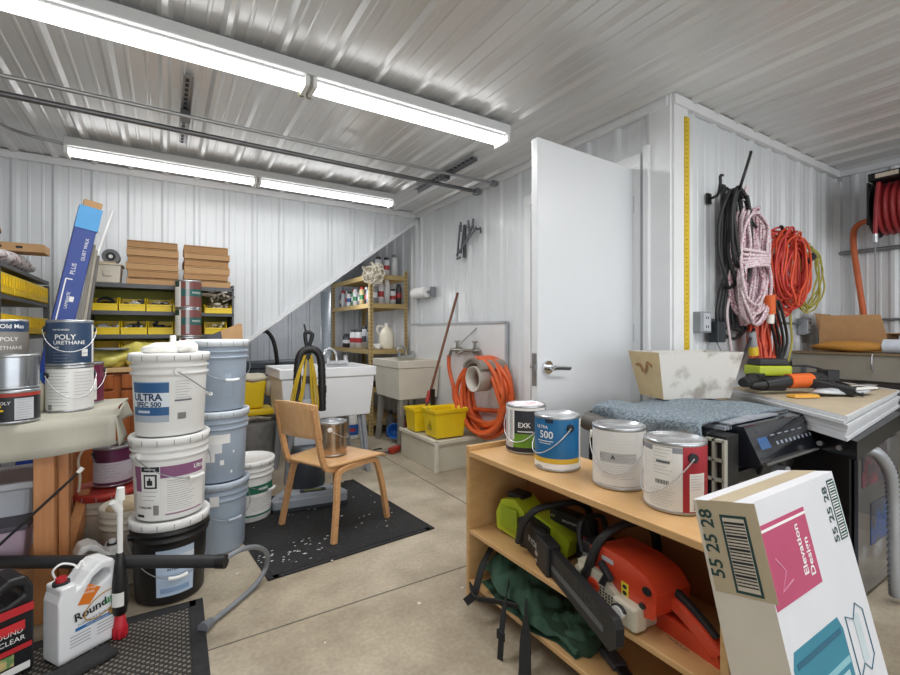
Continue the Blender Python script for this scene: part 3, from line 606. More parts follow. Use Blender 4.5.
t=thing('vacuum_pipe','long straight black pipe lying across in front of the pails','pipe'); m=MB(mat('2c2c2f',rough=.5,var=.08)); a=Vector((.188,1.875,.270)); b=Vector((-1.15,2.70,.270)); m.cyl(b,a,.0225,n=24); m.build('tube',t); m=MB(BLACK); m.cyl(a-(a-b).normalized()*.03,a+(a-b).normalized()*.004,.0245,n=24); m.build('end_cap',t); m=MB(GREY); m.box(Vector(b).lerp(a,.70)+Vector((0,0,.0225)),(.06,.008,.002),rz=R(-32)); m.build('seam_mark',t)
t=thing('grey_hose','flat grey hose curling from the black pipe end onto the concrete','hose'); pts=smoothpath([(.175,1.885,.270),(.25,1.93,.275),(.33,2.04,.22),(.385,2.15,.13),(.385,2.19,.05),(.33,2.13,.018),(.24,2.04,.014),(.16,1.965,.014),(.125,1.93,.016)],7); MB(mat('7f8388',rough=.5)).sweep(pts,.010).build('hose_tube',t); m=MB(mat('6d7176')); m.cyl((.15,1.955,.018),(.118,1.92,.02),.016,.022); m.build('nozzle',t)
t=thing('spray_wand','white wand with a black grip and red tip standing by the jug','wand',(-.139,2.044,.012)); m=MB(WHITE); m.cyl((0,0,.29),(.0,-.01,.5),.009,n=12); m.cyl((0,-.01,.5),(.003,-.012,.545),.016,.012); m.cyl((0,-.01,.46),(-.018,-.02,.50),.012,.014); m.build('shaft',t); m=MB(BLACK); m.lathe([(0,.08),(.02,.085),(.026,.13),(.024,.2),(.018,.26),(.012,.305),(0,.31)],20); m.build('grip',t); m=MB(LPAP); m.patch(.0268,-150,-60,.12,.17); m.build('sticker',t); m=MB(mat('c22030')); m.lathe([(0,.0),(.02,.0),(.022,.03),(.015,.085),(0,.085)],14)
for i in range(8): a=R(45*i); m.box((.021*math.cos(a),.021*math.sin(a),.02),(.006,.006,.035),rz=a)
m.build('tip',t)
t=thing('cable','thin black cable lying on the perforated mat by the jugs','cable'); MB(BLACK).sweep(smoothpath([(-.62,1.85,.06),(-.5,1.88,.05),(-.38,1.91,.03),(-.33,1.925,.02),(-.27,1.94,.017),(-.2,1.96,.017)],6),.006).build('cable_run',t)
t=thing('tray','black plastic tray at the foot of the white labelled jug','tray',(-.23,1.92,.012),R(30)); MB(RUBBER).box((0,0,.012),(.19,.08,.024),top=(.9,.8)).build('tray_body',t,bevel=.008)
# ================================================================ CENTRE
# mat under the chair
mm=mat('1d1e20',rough=.7,c2='4b4c4e',thr=.66,scale=70)
t=thing('rubber_mat','black speckled rubber mat under the wooden chair','mat',(.80,2.74,0),R(5))
MB(mm).box((0,0,.005),(.86,1.02,.009)).build('mat_surface',t)
m=MB(RUBBER); m.box((.43,0,.004),(.05,1.07,.006)); m.box((-.43,0,.004),(.05,1.07,.006)); m.box((0,-.51,.004),(.86,.05,.006))
for i in range(16): m.box((-.40+i*.053,.525,.004),(.028,.03,.006))
m.build('mat_edge',t)
rr=random.Random(21); m=MB(mat('d9d9d5',rough=.7,var=.05))
for k in range(70):
    x,y=(rr.gauss(-.30,.12),rr.gauss(-.36,.08)) if k<34 else (rr.uniform(-.44,.42),rr.uniform(-.48,.3)); s=rr.uniform(.002,.008); q=rr.uniform(0,3)
    n=6; m.prism([(x+s*rr.uniform(.5,1.6)*math.cos(a+q),y+s*rr.uniform(.3,1)*math.sin(a+q)) for a in [2*math.pi*i/n for i in range(n)]],.0095,.0102)
m.build('paint_splatter',t)['kind']='stuff'
# chair
LAM=wood('d3a373','c08d5c',7,(3,3,14)); SEAT=wood('d8ad7d','c99a69',5,(3,14,3),rough=.3)
ux=Vector((.914,.406,0)); uy=Vector((-.406,.914,0)); c0_=Vector((.75,2.35,.010))
CM=Matrix(((ux.x,uy.x,0,c0_.x),(ux.y,uy.y,0,c0_.y),(0,0,1,c0_.z),(0,0,0,1)))
t=thing('chair','small bent plywood chair with a silver can on its seat','chair',M=CM)
L_,W_,SH_=.40,.44,.385
for y in (0,W_):
    ins=.035 if y==0 else -.035
    P2=smoothpath([(.0,y,0),(.035,y+ins*.5,.20),(.06,y+ins,.335),(.11,y+ins,.362),(.2,y+ins,.366),(L_-.08,y+ins,.362),(L_-.04,y+ins,.335),(L_-.01,y+ins*.5,.2),(L_+.015,y,0)],4)
    h=len(P2)//2; MB(LAM).sweep(P2[:h+1],(.030,.026),up=(0,1,0)).build('leg',t,bevel=.003); MB(LAM).sweep(P2[h:],(.030,.026),up=(0,1,0)).build('leg',t,bevel=.003)
    yy=y+ins*1.9
    MB(LAM).sweep(smoothpath([(.30,yy,.362),(.12,yy,.362),(.02,yy,.372),(-.015,yy,.42),(-.045,yy,.54),(-.075,yy,.71)],5),(.030,.022),up=(0,1,0)).build('back_post',t,bevel=.003)
m=MB(SEAT)
def seatf(u,v):
    x=-.01+.43*u; w=W_*(.80+.24*u)*(1-.25*max(0,(.12-u)/.12)**2-.1*max(0,(u-.9)/.1)**2)
    y=W_/2+(v-.5)*w; return (x,y,SH_+.006-.012*math.sin(math.pi*u)*math.sin(math.pi*v)-.025*max(0,(u-.86)/.14)**2)
m.grid(seatf,20,12); m.build('seat',t,solid=.013)
m=MB(SEAT); m.grid(lambda u,v:(-.050-.035*v-.03*math.sin(math.pi*u)+.012,.045+(W_-.09)*u,.545+(.185+.012*math.sin(math.pi*u))*v),14,6); m.build('backrest',t,solid=.012,bevel=.003)
MB(BLACK).box((.415,.41,.378),(.02,.025,.02)).build('glide',t)
can('bare silver gallon can sitting on the wooden chair seat',.84,2.655,.402,body=mat('b4a08a',rough=.2,metal=.95,var=.25,scale=9),handle=80,sag=.3,aim=0,ear=LPAP)
# vacuum
VG=mat('9aa0a8',rough=.35,var=.05); VD=mat('30353c',rough=.4,var=.06); 
t=thing('upright_vacuum','grey and black upright vacuum with a big hose loop and yellow cord behind the chair','vacuum cleaner',(.80,3.04,.012),R(-8))
m=MB(VG); m.prism([(-.22,-.15),(.22,-.15),(.235,-.1),(.20,.0),(.10,.12),(-.10,.12),(-.20,.0),(-.235,-.1)],.015,.065); m.prism([(-.19,-.12),(.19,-.12),(.16,0),(-.16,0)],.065,.085); m.build('floor_head',t,bevel=.015,seg=3)
m=MB(VD); m.prism([(-.222,-.155),(.222,-.155),(.22,-.1),(-.22,-.1)],.0,.02); m.box((.02,-.07,.086),(.16,.05,.006)); m.use(mat('c5cc3a')); m.flat('POWER',.03,Matrix.Translation((.02,-.07,.0902))); m.build('bumper',t)
m=MB(VD); m.lathe([(0,.07),(.10,.07),(.115,.1),(.115,.3),(.095,.36),(0,.36)],24,Matrix.Translation((0,.05,0))@Matrix.Diagonal((1,.75,1,1))); m.build('canister',t)
m=MB(mat('aab0b7',rough=.3)); m.prism([(-.085,.36),(.085,.36),(.075,.56),(.03,.66),(-.03,.66),(-.075,.56)],-.03,.07,Matrix.Translation((0,.10,0))@Matrix.Rotation(R(90),4,'X')); m.build('motor_body',t,bevel=.012)
m=MB(mat('d6dc2e',rough=.4)); m.lathe([(0,0),(.062,0)],28,Matrix.Translation((0,.028,.52))@Matrix.Rotation(R(90),4,'X')@Matrix.Diagonal((1,.75,1,1)),sm=False); m.use(INK); m.box((0,.026,.47),(.15,.003,.035)); m.use(WHITE); m.flat('TRACER',.026,Matrix.Translation((0,.0235,.47))@Matrix.Rotation(R(90),4,'X')); m.build('badge',t)
m=MB(VG); m.box((0,.06,.80),(.045,.035,.32)); m.use(BLACK); m.box((0,.055,.79),(.07,.05,.05)); m.box((0,.055,.95),(.05,.04,.06)); m.build('handle_stem',t,bevel=.005)
m=MB(BLACK); m.sweep(smoothpath([(.0,.06,.96),(.015,.06,1.02),(.03,.06,1.07),(.03,.06,1.10),(-.01,.06,1.105),(-.012,.06,1.06),(0,.06,1.0)],4),.013); m.sweep([(-.005,.06,1.09),(-.02,.06,1.16)],.006); m.build('handle_grip',t)
P3=smoothpath([(-.068,.03,.60),(-.068,.03,.75),(-.06,.03,.91),(-.035,.03,.975),(.012,.03,.995),(.06,.03,.975),(.085,.03,.91),(.092,.03,.75),(.092,.03,.58)],8)
MB(BLACK).sweep(P3,[.024+.0025*(i%2) for i in range(len(P3))],n=14).build('hose',t)
m=MB(BLACK); m.cyl((-.068,.03,.56),(-.068,.03,.66),.032,.029); m.cyl((.092,.03,.70),(.092,.03,.75),.030); m.build('hose_cuffs',t)
YC_=mat('b3961f',rough=.5,var=.1); m=MB(YC_)
for k in range(3):
    a=(k-1)*.009; m.sweep(smoothpath([(-.02+a*.3,.015-.003*k,.955),(-.07+a,.0,.80),(-.105+a*1.2,.0,.62),(-.095+a,.0,.55),(-.04+a,.01,.70),(-.01,.015,.93)],5),.005,n=6)
    m.sweep(smoothpath([(.02+a*.3,.015-.003*k,.955),(.04+a,.01,.80),(.055+a*1.2,.01,.64),(.045+a,.008,.58),(.03+a,.02,.70),(.01,.015,.93)],5),.005,n=6)
m.build('power_cord',t)
# utility sinks
def sink(label,x0,x1,y0,y1,zr,zb_,col,colleg,faucet_end,gc):
    t=thing('utility_sink',label,'sink',((x0+x1)/2,(y0+y1)/2,0)); w=(x1-x0)/2; d=(y1-y0)/2; m=MB(col); k=.88
    def ring(s,z,o=0): return [(-w*s+o,-d*s+o,z),(w*s-o,-d*s+o,z),(w*s-o,d*s-o,z),(-w*s+o,d*s-o,z)]
    R_=[ring(k,zb_),ring(.96,zr-.075),ring(1,zr-.07),ring(1,zr),ring(1,zr,.035),ring(.96,zr-.07,.035),ring(k,zb_+.02,.02)]
    vs=[v for r in R_ for v in r]; fs=[(3,2,1,0)]
    for i in range(len(R_)-1):
        for j in range(4): fs.append((4*i+j,4*i+(j+1)%4,4*i+4+(j+1)%4,4*i+4+j))
    b=4*(len(R_)-1); fs.append((b,b+1,b+2,b+3)); m.add(vs,fs); m.build('tub',t,bevel=.012,seg=3)
    for sx in (-1,1):
        for sy in (-1,1):
            m=MB(colleg); a=Vector((sx*w*.74,sy*d*.74,zb_+.02)); b_=Vector((sx*w*.84,sy*d*.84,.0)); 
            m.bar(a,b_,.055,.035,up=(sx,0,0)); m.bar(a+Vector((-sx*.02,0,0)),b_+Vector((-sx*.01,0,.03)),.015,.05,up=(sx,0,0)); m.build('leg',t,bevel=.004)
    f=MB(gc); 
    fx0,fy0=faucet_end
    fx0-=(x0+x1)/2; fy0-=(y0+y1)/2
    f.box((fx0,fy0,zr+.012),(.19,.06,.025)); f.cyl((fx0-.08,fy0,zr+.02),(fx0-.08,fy0,zr+.06),.018); f.cyl((fx0+.08,fy0,zr+.02),(fx0+.08,fy0,zr+.06),.018)
    f.bar((fx0-.08,fy0-.03,zr+.06),(fx0-.08,fy0+.03,zr+.064),.014); f.bar((fx0+.08,fy0-.03,zr+.06),(fx0+.08,fy0+.03,zr+.064),.014)
    f.sweep(smoothpath([(fx0,fy0,zr+.02),(fx0-.01,fy0,zr+.09),(fx0-.05,fy0-.03,zr+.125),(fx0-.11,fy0-.07,zr+.125),(fx0-.14,fy0-.09,zr+.085)],5),.011); f.build('faucet',t)
    m=MB(WHITE); m.sweep(smoothpath([(0,0,zb_),(0,0,zb_-.1),(.03,.03,zb_-.16),(.09,.06,zb_-.15),(.1,.08,zb_-.06),(.16,.12,zb_-.05)],5),.02,n=12); m.build('drain_pipe',t)
    return t
sink('white utility sink on grey legs behind the wooden chair',.70,1.45,3.44,3.98,.845,.46,mat('e3e4e6',rough=.35,var=.02),mat('8d9096',rough=.5),(1.28,3.93),mat('e4e6e8',rough=.15,metal=.6,var=0))
sink('beige utility sink against the wall beside the steel shelving',1.86,2.33,3.89,4.52,.845,.47,mat('dcd7c9',rough=.5,var=.04),mat('8e8b84',rough=.6),(2.2,4.42),STEEL)
# steel shelving in the recess
TAN=mat('b39b68',rough=.5,var=.06); TANB=mat('b99a63',rough=.7,var=.08)
sx0,sx1,sy0,sy1=1.86,2.31,4.60,5.9
ss=thing('steel_shelving','tan slotted steel shelving full of cans in the nook under the stairs','shelving',(0,0,0))
for x in (sx0,sx1):
    for y in (sy0,sy1):
        m=MB(TAN); top=1.80 if y<5 or x>2.2 else 1.80; m.box((x,y+(.02 if y<5 else -.02),top/2),(.004,.04,top)); m.box((x+(.02 if x<2 else -.02),y,top/2),(.04,.004,top)); m.use(mat('5e5340'))
        for i in range(44): m.box((x+(-.0025 if x<2 else .0025),y+(.02 if y<5 else -.02),.05+i*.04),(.001,.012,.018)); m.box((x+(.02 if x<2 else -.02),y-.0025,.05+i*.04),(.012,.001,.018))
        m.build('post',ss)
lv=[.16,.52,.93,1.43,1.745]
for z in lv:
    m=MB(TANB); m.box(((sx0+sx1)/2,(sy0+sy1)/2,z-.01),(sx1-sx0-.01,sy1-sy0-.01,.014)); m.use(TAN); m.box((sx0+.006,(sy0+sy1)/2,z-.025),(.01,sy1-sy0,.05)); m.box((sx1-.006,(sy0+sy1)/2,z-.025),(.01,sy1-sy0,.05)); m.box(((sx0+sx1)/2,sy0+.006,z-.025),(sx1-sx0,.01,.05)); m.build('shelf',ss)
def aero(label,x,y,z,c,cap,band=None,h=.19,r=.032,group=None):
    t=thing('aerosol_can',label,'spray can',(x,y,z),face(x,y),group); m=MB(mat(c,rough=.35,var=.02)); m.lathe([(0,0),(r,0),(r,h*.82),(r*.7,h*.88),(0,h*.88)],18)
    if band: m.use(mat(band,rough=.4,var=.02)); m.patch(r+.0006,-80,80,h*.3,h*.55); 
    m.build('body',t); MB(mat(cap,rough=.4)).lathe([(0,h*.84),(r*.8,h*.84),(r*.78,h),(0,h)],14).build('cap',t); return t
NM={'d8d9dc':'white','3b3d42':'black','8f9296':'grey','a83236':'red','2f7a48':'green','2c4e86':'blue','c9b98f':'tan','b9bcc2':'silver'}
cs_=['b9bcc2','3b3d42','c9b98f','8f9296','d8d9dc','2f7a48','d8d9dc','8f9296','b9bcc2','3b3d42']
for i in range(10):
    c=cs_[i]; b=[None,'a83236','2f7a48','d8d9dc','2f7a48','d8d9dc','2c4e86','a83236',None,'c9b98f'][i]
    aero('%s spray can%s, second steel shelf, side row, %s from post'%(NM[c],(' with %s band'%NM[b]) if b else '',['1st','2nd','3rd','4th','5th','6th','7th','8th','9th','10th'][i]),1.92+.02*(i%2),4.76+i*.108,1.43,c,['3b3d42','d8d9dc','a83236'][i%3],b,h=.185+.012*(i%3),group='spray cans on the second steel shelf, side row')
    aero('%s spray can in the rear row, second steel shelf, %s from the front'%(NM[cs_[9-i]],['1st','2nd','3rd','4th','5th','6th','7th','8th','9th','10th'][i]),2.03,4.80+i*.105,1.43,cs_[9-i],['d8d9dc','3b3d42'][i%2],None,h=.2,group='spray cans on the second steel shelf, rear row')
for i,(c,b,h) in enumerate((('8f9296','d8d9dc',.22),('d8d9dc','a83236',.25),('d8d9dc',None,.27),('d8d9dc','a83236',.17),('3b3d42','a83236',.23))):
    aero('%s spray can%s, second steel shelf, front row, %s from post'%(NM[c],(' with %s band'%NM[b]) if b else '',['1st','2nd','3rd','4th','5th'][i]),1.945+i*.072,4.665,1.43,c,'d8d9dc' if i<3 else '3b3d42',b,h=h)
for i,(c,b,h,cap) in enumerate((('d8d9dc','2c4e86',.20,'3b3d42'),('d8d9dc','a83236',.20,'3b3d42'),('d8d9dc',None,.24,'8f9296'))):
    aero('white %s on the top steel shelf'%(['can with black cap and blue band','can with black cap and red band','tall plain aerosol can'][i]),1.99+i*.095,4.67,1.745,c,cap,b,h=h,r=.036)
for i,(c,b,h,r) in enumerate((('3b3d42','d8d9dc',.17,.06),('d8d9dc','a83236',.22,.055),('d8d9dc','a83236',.22,.05),('b9bcc2','3b3d42',.26,.032),('8f9296',None,.22,.032))):
    aero(['wide black can with white label, third steel shelf','white can with red band, third steel shelf, next to black can','white can with red band, third steel shelf, next to tall silver spray','tall silver spray can on the third steel shelf','short grey spray can beside the near post, third steel shelf'][i],1.935,[5.52,5.27,5.10,4.93,4.80][i],.93,c,'3b3d42',b,h=h,r=r)
t=thing('plastic_jug','cream translucent gallon jug on the third steel shelf','jug',(2.11,4.72,.93),face(2.11,4.72)); m=MB(mat('ece6d3',rough=.45,var=.03)); m.lathe([(0,0),(.075,0),(.082,.02),(.082,.17),(.06,.22),(.022,.25),(.022,.27)],20); m.build('body',t); MB(mat('e8e4d8')).sweep(smoothpath([(.02,-.07,.15),(.02,-.105,.20),(.02,-.09,.255),(.02,-.03,.245)],5),.012).build('handle',t); MB(WHITE).cyl((0,0,.265),(0,0,.29),.024).build('cap',t)
bagf('rag','crumpled white rag beside the cream jug on the steel shelf','rag',(1.98,4.70,.955),(.07,.07,.035),mat('dcd8cf',rough=.9),11,.5)
for i,(c,b) in enumerate((('3b3d42','d8d9dc'),('d8d9dc','2f7a48'),('a83236','d8d9dc'),('8f9296','a83236'),('c9b98f',None),('a83236',None))):
    aero('%s can%s on the fourth steel shelf, %s'%(NM[c],(' with %s band'%NM[b]) if b else '',['at its front corner','second along','third along','fourth along','fifth along','sixth along'][i]),1.93,4.73+i*.16,.52,c,'3b3d42',b,h=.2+.02*(i%2),r=.05)
rr=random.Random(5); m=MB(mat('e6dfce',rough=.95,var=.08))
for k in range(46):
    a=rr.uniform(0,6.28); b=rr.uniform(-.9,.9); c=Vector((0,0,0)); p=Vector((math.cos(a)*math.cos(b)*.115,-.05+math.sin(a)*math.cos(b)*.06,math.sin(b)*.12)); q=p.cross(Vector((rr.uniform(-1,1),rr.uniform(-1,1),rr.uniform(-1,1)))).normalized()*.05
    m.sweep(smoothpath([p*.5-q,p-q*.5,p*1.05+q*.3,p*.8+q],3),.011,n=6)
m.blob((0,-.03,0),(.09,.05,.09),.2,3); o=m.build('string_mop'); o.location=(1.86,4.55,1.74); tag(o,'white string mop head hung on the corner post of the steel shelving','mop head')
# recess odds and ends
t=thing('drain_pipe','thick vertical grey pipe in the nook under the stairs','pipe',(1.42,4.72,0)); MB(mat('8f99a3',rough=.45,var=.04)).lathe([(.05,0),(.05,1.54),(0,1.54)],24).build('pipe_body',t); MB(mat('828b95')).lathe([(.05,.5),(.056,.5),(.056,.58),(.05,.58)],24).build('coupling',t)
bn=mat('474e57',rough=.6,var=.08)
for i,(x,y,w) in enumerate(((.80,4.95,.32),(1.14,5.05,.40))):
    t=thing('waste_bin','dark grey plastic bin under the stairs, '+('nearer the yellow bucket' if i==0 else 'behind the white sink'),'bin',(x,y,0)); m=MB(bn); m.box((0,0,.38),(w*.8,.3,.76),top=(1.15,1.15)); m.build('bin_body',t,bevel=.02); MB(bn).box((0,0,.79),(w*.98,.38,.06)).build('rim',t,bevel=.01)
t=thing('vacuum_nozzle','black curved hose nozzle sticking up from the dark bins','nozzle'); MB(BLACK).sweep(smoothpath([(.80,4.72,1.13),(.85,4.72,1.12),(.90,4.72,1.04),(.93,4.72,.90),(.95,4.74,.70)],6),[.02]*25).build('nozzle_tube',t)
t=thing('drum','squat grey drum under the yellow mop bucket left of the white sink','drum',(.60,4.02,0)); m=MB(mat('72726f',rough=.6,var=.2,scale=20)); m.lathe([(0,0),(.17,0),(.18,.02),(.185,.10),(.18,.11),(.185,.2),(.18,.21),(.185,.3),(.18,.31),(.185,.38),(.15,.40),(0,.40)],28); m.build('drum_body',t)
bagf('rag_pile','soiled grey rag heap on top of the squat drum','rags',(.60,4.0,.425),(.17,.13,.03),mat('8d8a80',rough=.9,c2='d7d2c4',thr=.5,scale=12),6,.4)
t=thing('mop_bucket','yellow mop bucket with rags over its rim, left of the white sink','bucket',(.60,4.0,.50)); m=MB(YEL); m.box((0,0,-.02),(.30,.24,.05)); m.box((-.02,0,.12),(.18,.18,.22),top=(1.25,1.2)); m.build('bucket_body',t,bevel=.015); m=MB(mat('cfc8b5',rough=.9,bump=.3)); m.blob((-.01,0,.245),(.14,.12,.04),.4,3); m.blob((.12,-.06,.18),(.04,.06,.08),.4,5); m.build('rags',t)
# floor bits
t=thing('bleach_bottle','white bleach jug with blue label on the floor behind the white sink','bottle',(1.66,4.62,0),face(1.66,4.62)); m=MB(WHITE); m.lathe([(0,0),(.08,0),(.085,.02),(.085,.18),(.06,.25),(.022,.30),(.022,.32)],20); m.build('body',t); MB(mat('2a4fa0')).lathe([(.027,.31),(.027,.345),(0,.345)],14).build('cap',t); m=MB(mat('2b62b3')); m.patch(.0865,-60,60,.05,.16); m.use(mat('c4342f')); m.patch(.087,-30,30,.09,.12); m.build('label',t); MB(WHITE).sweep(smoothpath([(.0,.06,.2),(.0,.1,.24),(0,.08,.29),(0,.02,.29)],4),.012).build('handle',t)
t=thing('funnel','small bright blue bucket tipped on the floor under the beige sink','bucket',M=Matrix.Translation((2.02,4.30,.09))@Matrix.Rotation(R(-120),4,'Z')@Matrix.Rotation(R(75),4,'Y')); MB(mat('2767b5')).lathe([(0,0),(.05,0),(.075,.12),(.08,.125),(.07,.12),(.046,.01),(0,.01)],20).build('bucket_body',t)
t=thing('floor_sprayer','small red plastic tool lying on the floor beneath the beige sink','tool',(1.80,3.86,0),R(30)); m=MB(mat('b53a26')); m.box((0,0,.03),(.12,.06,.05)); m.cyl((.05,0,.04),(.13,.01,.03),.015); m.build('tool_body',t,bevel=.008); MB(BLACK).sweep(smoothpath([(-.05,0,.03),(-.12,.08,.01),(-.05,.2,.01),(.05,.18,.01)],6),.006).build('tube',t)
for i,(x,y,c,h) in enumerate(((2.16,4.35,'8c4b33',.22),(2.06,4.5,'5b5b5e',.26))):
    t=thing('bottle',('brown','grey')[i]+' squat bottle standing under the beige sink','bottle',(x,y,0)); m=MB(mat(c)); m.lathe([(0,0),(.05,0),(.055,h*.7),(.02,h*.85),(.02,h),(0,h)],16); m.build('body',t)
    MB(BLACK).lathe([(.022,h-.02),(.022,h+.015),(0,h+.015)],12).build('cap',t)
# mop basin platform
PB=mat('cfcab8',rough=.6,var=.05)
t=thing('mop_basin','low cream boxed mop basin on the floor by the wall','basin',(0,0,0)); m=MB(PB); m.box((2.08,3.45,.12),(.50,.64,.24)); m.build('basin_body',t,bevel=.004)
m=MB(mat('dcd8c8',rough=.6)); m.box((2.08,3.125,.235),(.53,.02,.03)); m.box((1.825,3.45,.235),(.02,.67,.03)); m.box((1.826,3.126,.12),(.03,.03,.24)); m.build('corner_trim',t,bevel=.003)
def ybucket(label,x,y,z,w,d,h,rz,mark):
    t=thing('mop_bucket',label,'bucket',(x,y,z),rz); m=MB(YEL); k=1.0
    def ring(s,zz,o=0): return [(-w/2*s+o,-d/2*s+o,zz),(w/2*s-o,-d/2*s+o,zz),(w/2*s-o,d/2*s-o,zz),(-w/2*s+o,d/2*s-o,zz)]
    R_=[ring(.84,0),ring(.99,h-.03),ring(1.06,h-.03),ring(1.08,h),ring(1.02,h,.0),ring(.98,h-.02,.006),ring(.84,.01,.006)]
    vs=[v for r in R_ for v in r]; fs=[(3,2,1,0)]
    for i in range(len(R_)-1):
        for j in range(4): fs.append((4*i+j,4*i+(j+1)%4,4*i+4+(j+1)%4,4*i+4+j))
    b=24; fs.append((b,b+1,b+2,b+3)); m.add(vs,fs); m.build('bucket_body',t,bevel=.008,seg=3)
    if mark:
        M=Matrix.Translation((-w/2*.93-.002,0,h*.45))@Matrix.Rotation(R(-90),4,'Z')@Matrix.Rotation(R(86),4,'X')
        m=MB(INK); m.prism([(-.035,-.045),(.035,-.045),(0,.03)],0,.001,M); m.use(YEL); m.prism([(-.025,-.039),(.025,-.039),(0,.017)],.001,.0015,M); m.use(INK); m.prism([(-.006,-.034),(.008,-.034),(.004,.0),(-.004,.0)],.0015,.002,M); m.flat('CAUTION',.018,Matrix.Translation((0,0,.055))@M@Matrix.Identity(4)); m.build('caution_mark',t)
        m=MB(INK); m.box((-w*.5-.004,.0,h-.012),(.008,.05,.03)); m.build('clip',t)
    return t
ybucket('larger yellow mop bucket with a caution mark on the cream basin',2.00,3.29,.252,.30,.24,.235,R(-2),True)
ybucket('smaller plain yellow bucket behind the larger one on the cream basin',1.95,3.60,.252,.24,.20,.20,R(-2),False)
t=thing('mop','long brown broom handle leaning on the wall from the yellow bucket','broom'); m=MB(wood('7d4a32','65371f',5,(9,9,1))); m.cyl((1.92,3.50,.40),(2.315,3.57,1.485),.012,n=12); m.build('pole',t); m=MB(mat('a8322c')); m.cyl((1.955,3.51,.50),(1.99,3.52,.60),.02,n=12); m.use(BLACK); m.box((1.99,3.47,.52),(.03,.03,.2)); m.build('clamp_head',t)
# wall board, valve, hose
t=thing('splash_board','flat white splash board on the wall behind the orange hose','board'); MB(mat('e2e3e4',rough=.35,var=.02)).box((XC-.026,3.68,.60),(.012,1.62,1.18)).build('board',t); MB(mat('b4b8bc')).box((XC-.03,3.68,1.20),(.022,1.66,.02)).box((XC-.03,2.865,.60),(.022,.02,1.2)).build('edge_trim',t)
t=thing('wall_faucet','chrome service faucet with two valve handles on the splash board','faucet'); CH=mat('a7a39a',rough=.3,metal=.9,var=.2,scale=30); m=MB(CH); X=XC-.07
m.cyl((X,3.63,.955),(X,3.17,.955),.016); 
for y in (3.53,3.25): m.cyl((X+.04,y,.955),(X-.01,y,.955),.03); m.cyl((X,y,.955),(X,y,1.03),.012); m.cyl((X,y-.035,1.035),(X,y+.035,1.035),.008)
m.cyl((X,3.39,.96),(X-.07,3.41,.93),.014); m.cyl((X,3.63,.955),(X-.01,3.65,.89),.016); m.sweep([(X-.02,3.49,.99),(XC-.03,3.27,1.16)],.004); m.build('valve_body',t)
OH=mat('dc6230',rough=.45,var=.05); P4=[]; rr=random.Random(12);NL=11
P4+= [(XC-.08,3.66,.90),(XC-.09,3.64,.78),(XC-.10,3.55,.62),(XC-.10,3.45,.45)]
for k in range(NL):
    cx=3.04+.03*math.sin(k*1.7)-.02*(k%3); hw=.27+.085*((k*5)%7)/7; top=.865+.05*math.sin(k*2.1); bot=.30+.10*((k*3)%5)/5-.04*(k%2); X=XC-.055-.014*k
    for j in range(12):
        a=R(200+30*j); y=cx-hw*math.cos(a)*-1; z=(top+bot)/2+(top-bot)/2*math.sin(a)
        P4.append((X-.001*j-.018*math.sin(a*2+k),y,z))
SP=smoothpath(P4,4); t=thing('garden_hose','thick orange rubber hose coiled on the wall hanger','hose'); MB(OH).sweep(SP,.0185,n=10).build('hose_coil',t)
t=thing('hose_hanger','grey metal half-round hose hanger inside the orange coil','hanger'); m=MB(mat('9b948b',rough=.5,metal=.4,var=.1)); 
arc=[(.115*math.cos(R(a)),.10*math.sin(R(a))) for a in range(20,161,10)]; arc2=[(.095*math.cos(R(a)),.08*math.sin(R(a))) for a in range(160,19,-10)]
m.prism(arc+arc2,0,.27,Matrix.Translation((XC-.04,2.93,.80))@Matrix.Rotation(R(-90),4,'Z')@Matrix.Rotation(R(90),4,'X')); arc=[(.14*math.cos(R(a)),.12*math.sin(R(a))) for a in range(15,166,10)]+[(.115*math.cos(R(a)),.10*math.sin(R(a))) for a in range(160,19,-10)]
m.prism(arc,.27,.28,Matrix.Translation((XC-.04,2.93,.80))@Matrix.Rotation(R(-90),4,'Z')@Matrix.Rotation(R(90),4,'X')); m.build('hanger_body',t)
m=MB(mat('c8c2b8',rough=.5)); M=Matrix.Translation((XC-.33,2.91,.755)); m.lathe([(.10,0),(.10,.13),(.085,.13),(.085,0),(.10,0)],24,M@Matrix.Rotation(R(90),4,'Y')); m.build('roller',t)
t=thing('paper_towel_roll','white paper towel roll on a wall holder above the beige sink','paper towel'); MB(mat('f0f0ee',rough=.9)).cyl((XC-.09,4.34,1.53),(XC-.09,4.06,1.53),.055,n=24).build('roll',t); m=MB(GREY); m.box((XC-.04,4.03,1.53),(.06,.02,.10)); m.box((XC-.04,4.37,1.53),(.06,.02,.10)); m.cyl((XC-.09,4.38,1.53),(XC-.09,4.02,1.53),.012); m.build('bracket',t)
t=thing('folding_rack','folded grey metal wall rack with hooks above the faucet','rack'); BRK=mat('6f7276',rough=.4,metal=.6,var=.1); X=XC-.05
for a,b in (((X,3.56,1.82),(X-.01,3.50,2.10)),((X,3.50,1.84),(X-.02,3.42,2.08)),((X-.02,3.54,1.83),(X-.04,3.20,2.02)),((X,3.46,2.08),(X-.03,3.18,2.0)),((X,3.44,1.92),(X-.03,3.26,2.05)),((X,3.38,2.12),(X,3.36,2.0)),((X,3.50,2.13),(X,3.50,2.04)),((X,3.57,1.80),(X-.02,3.48,1.80)),((X,3.20,2.02),(X-.02,3.16,1.97)),((X,3.30,2.12),(X,3.32,2.03))):
    MB(BRK).bar(a,b,.012,.018).build('bar',t)
MB(BRK).box((XC-.03,3.47,1.95),(.02,.03,.3)).build('mount_plate',t)
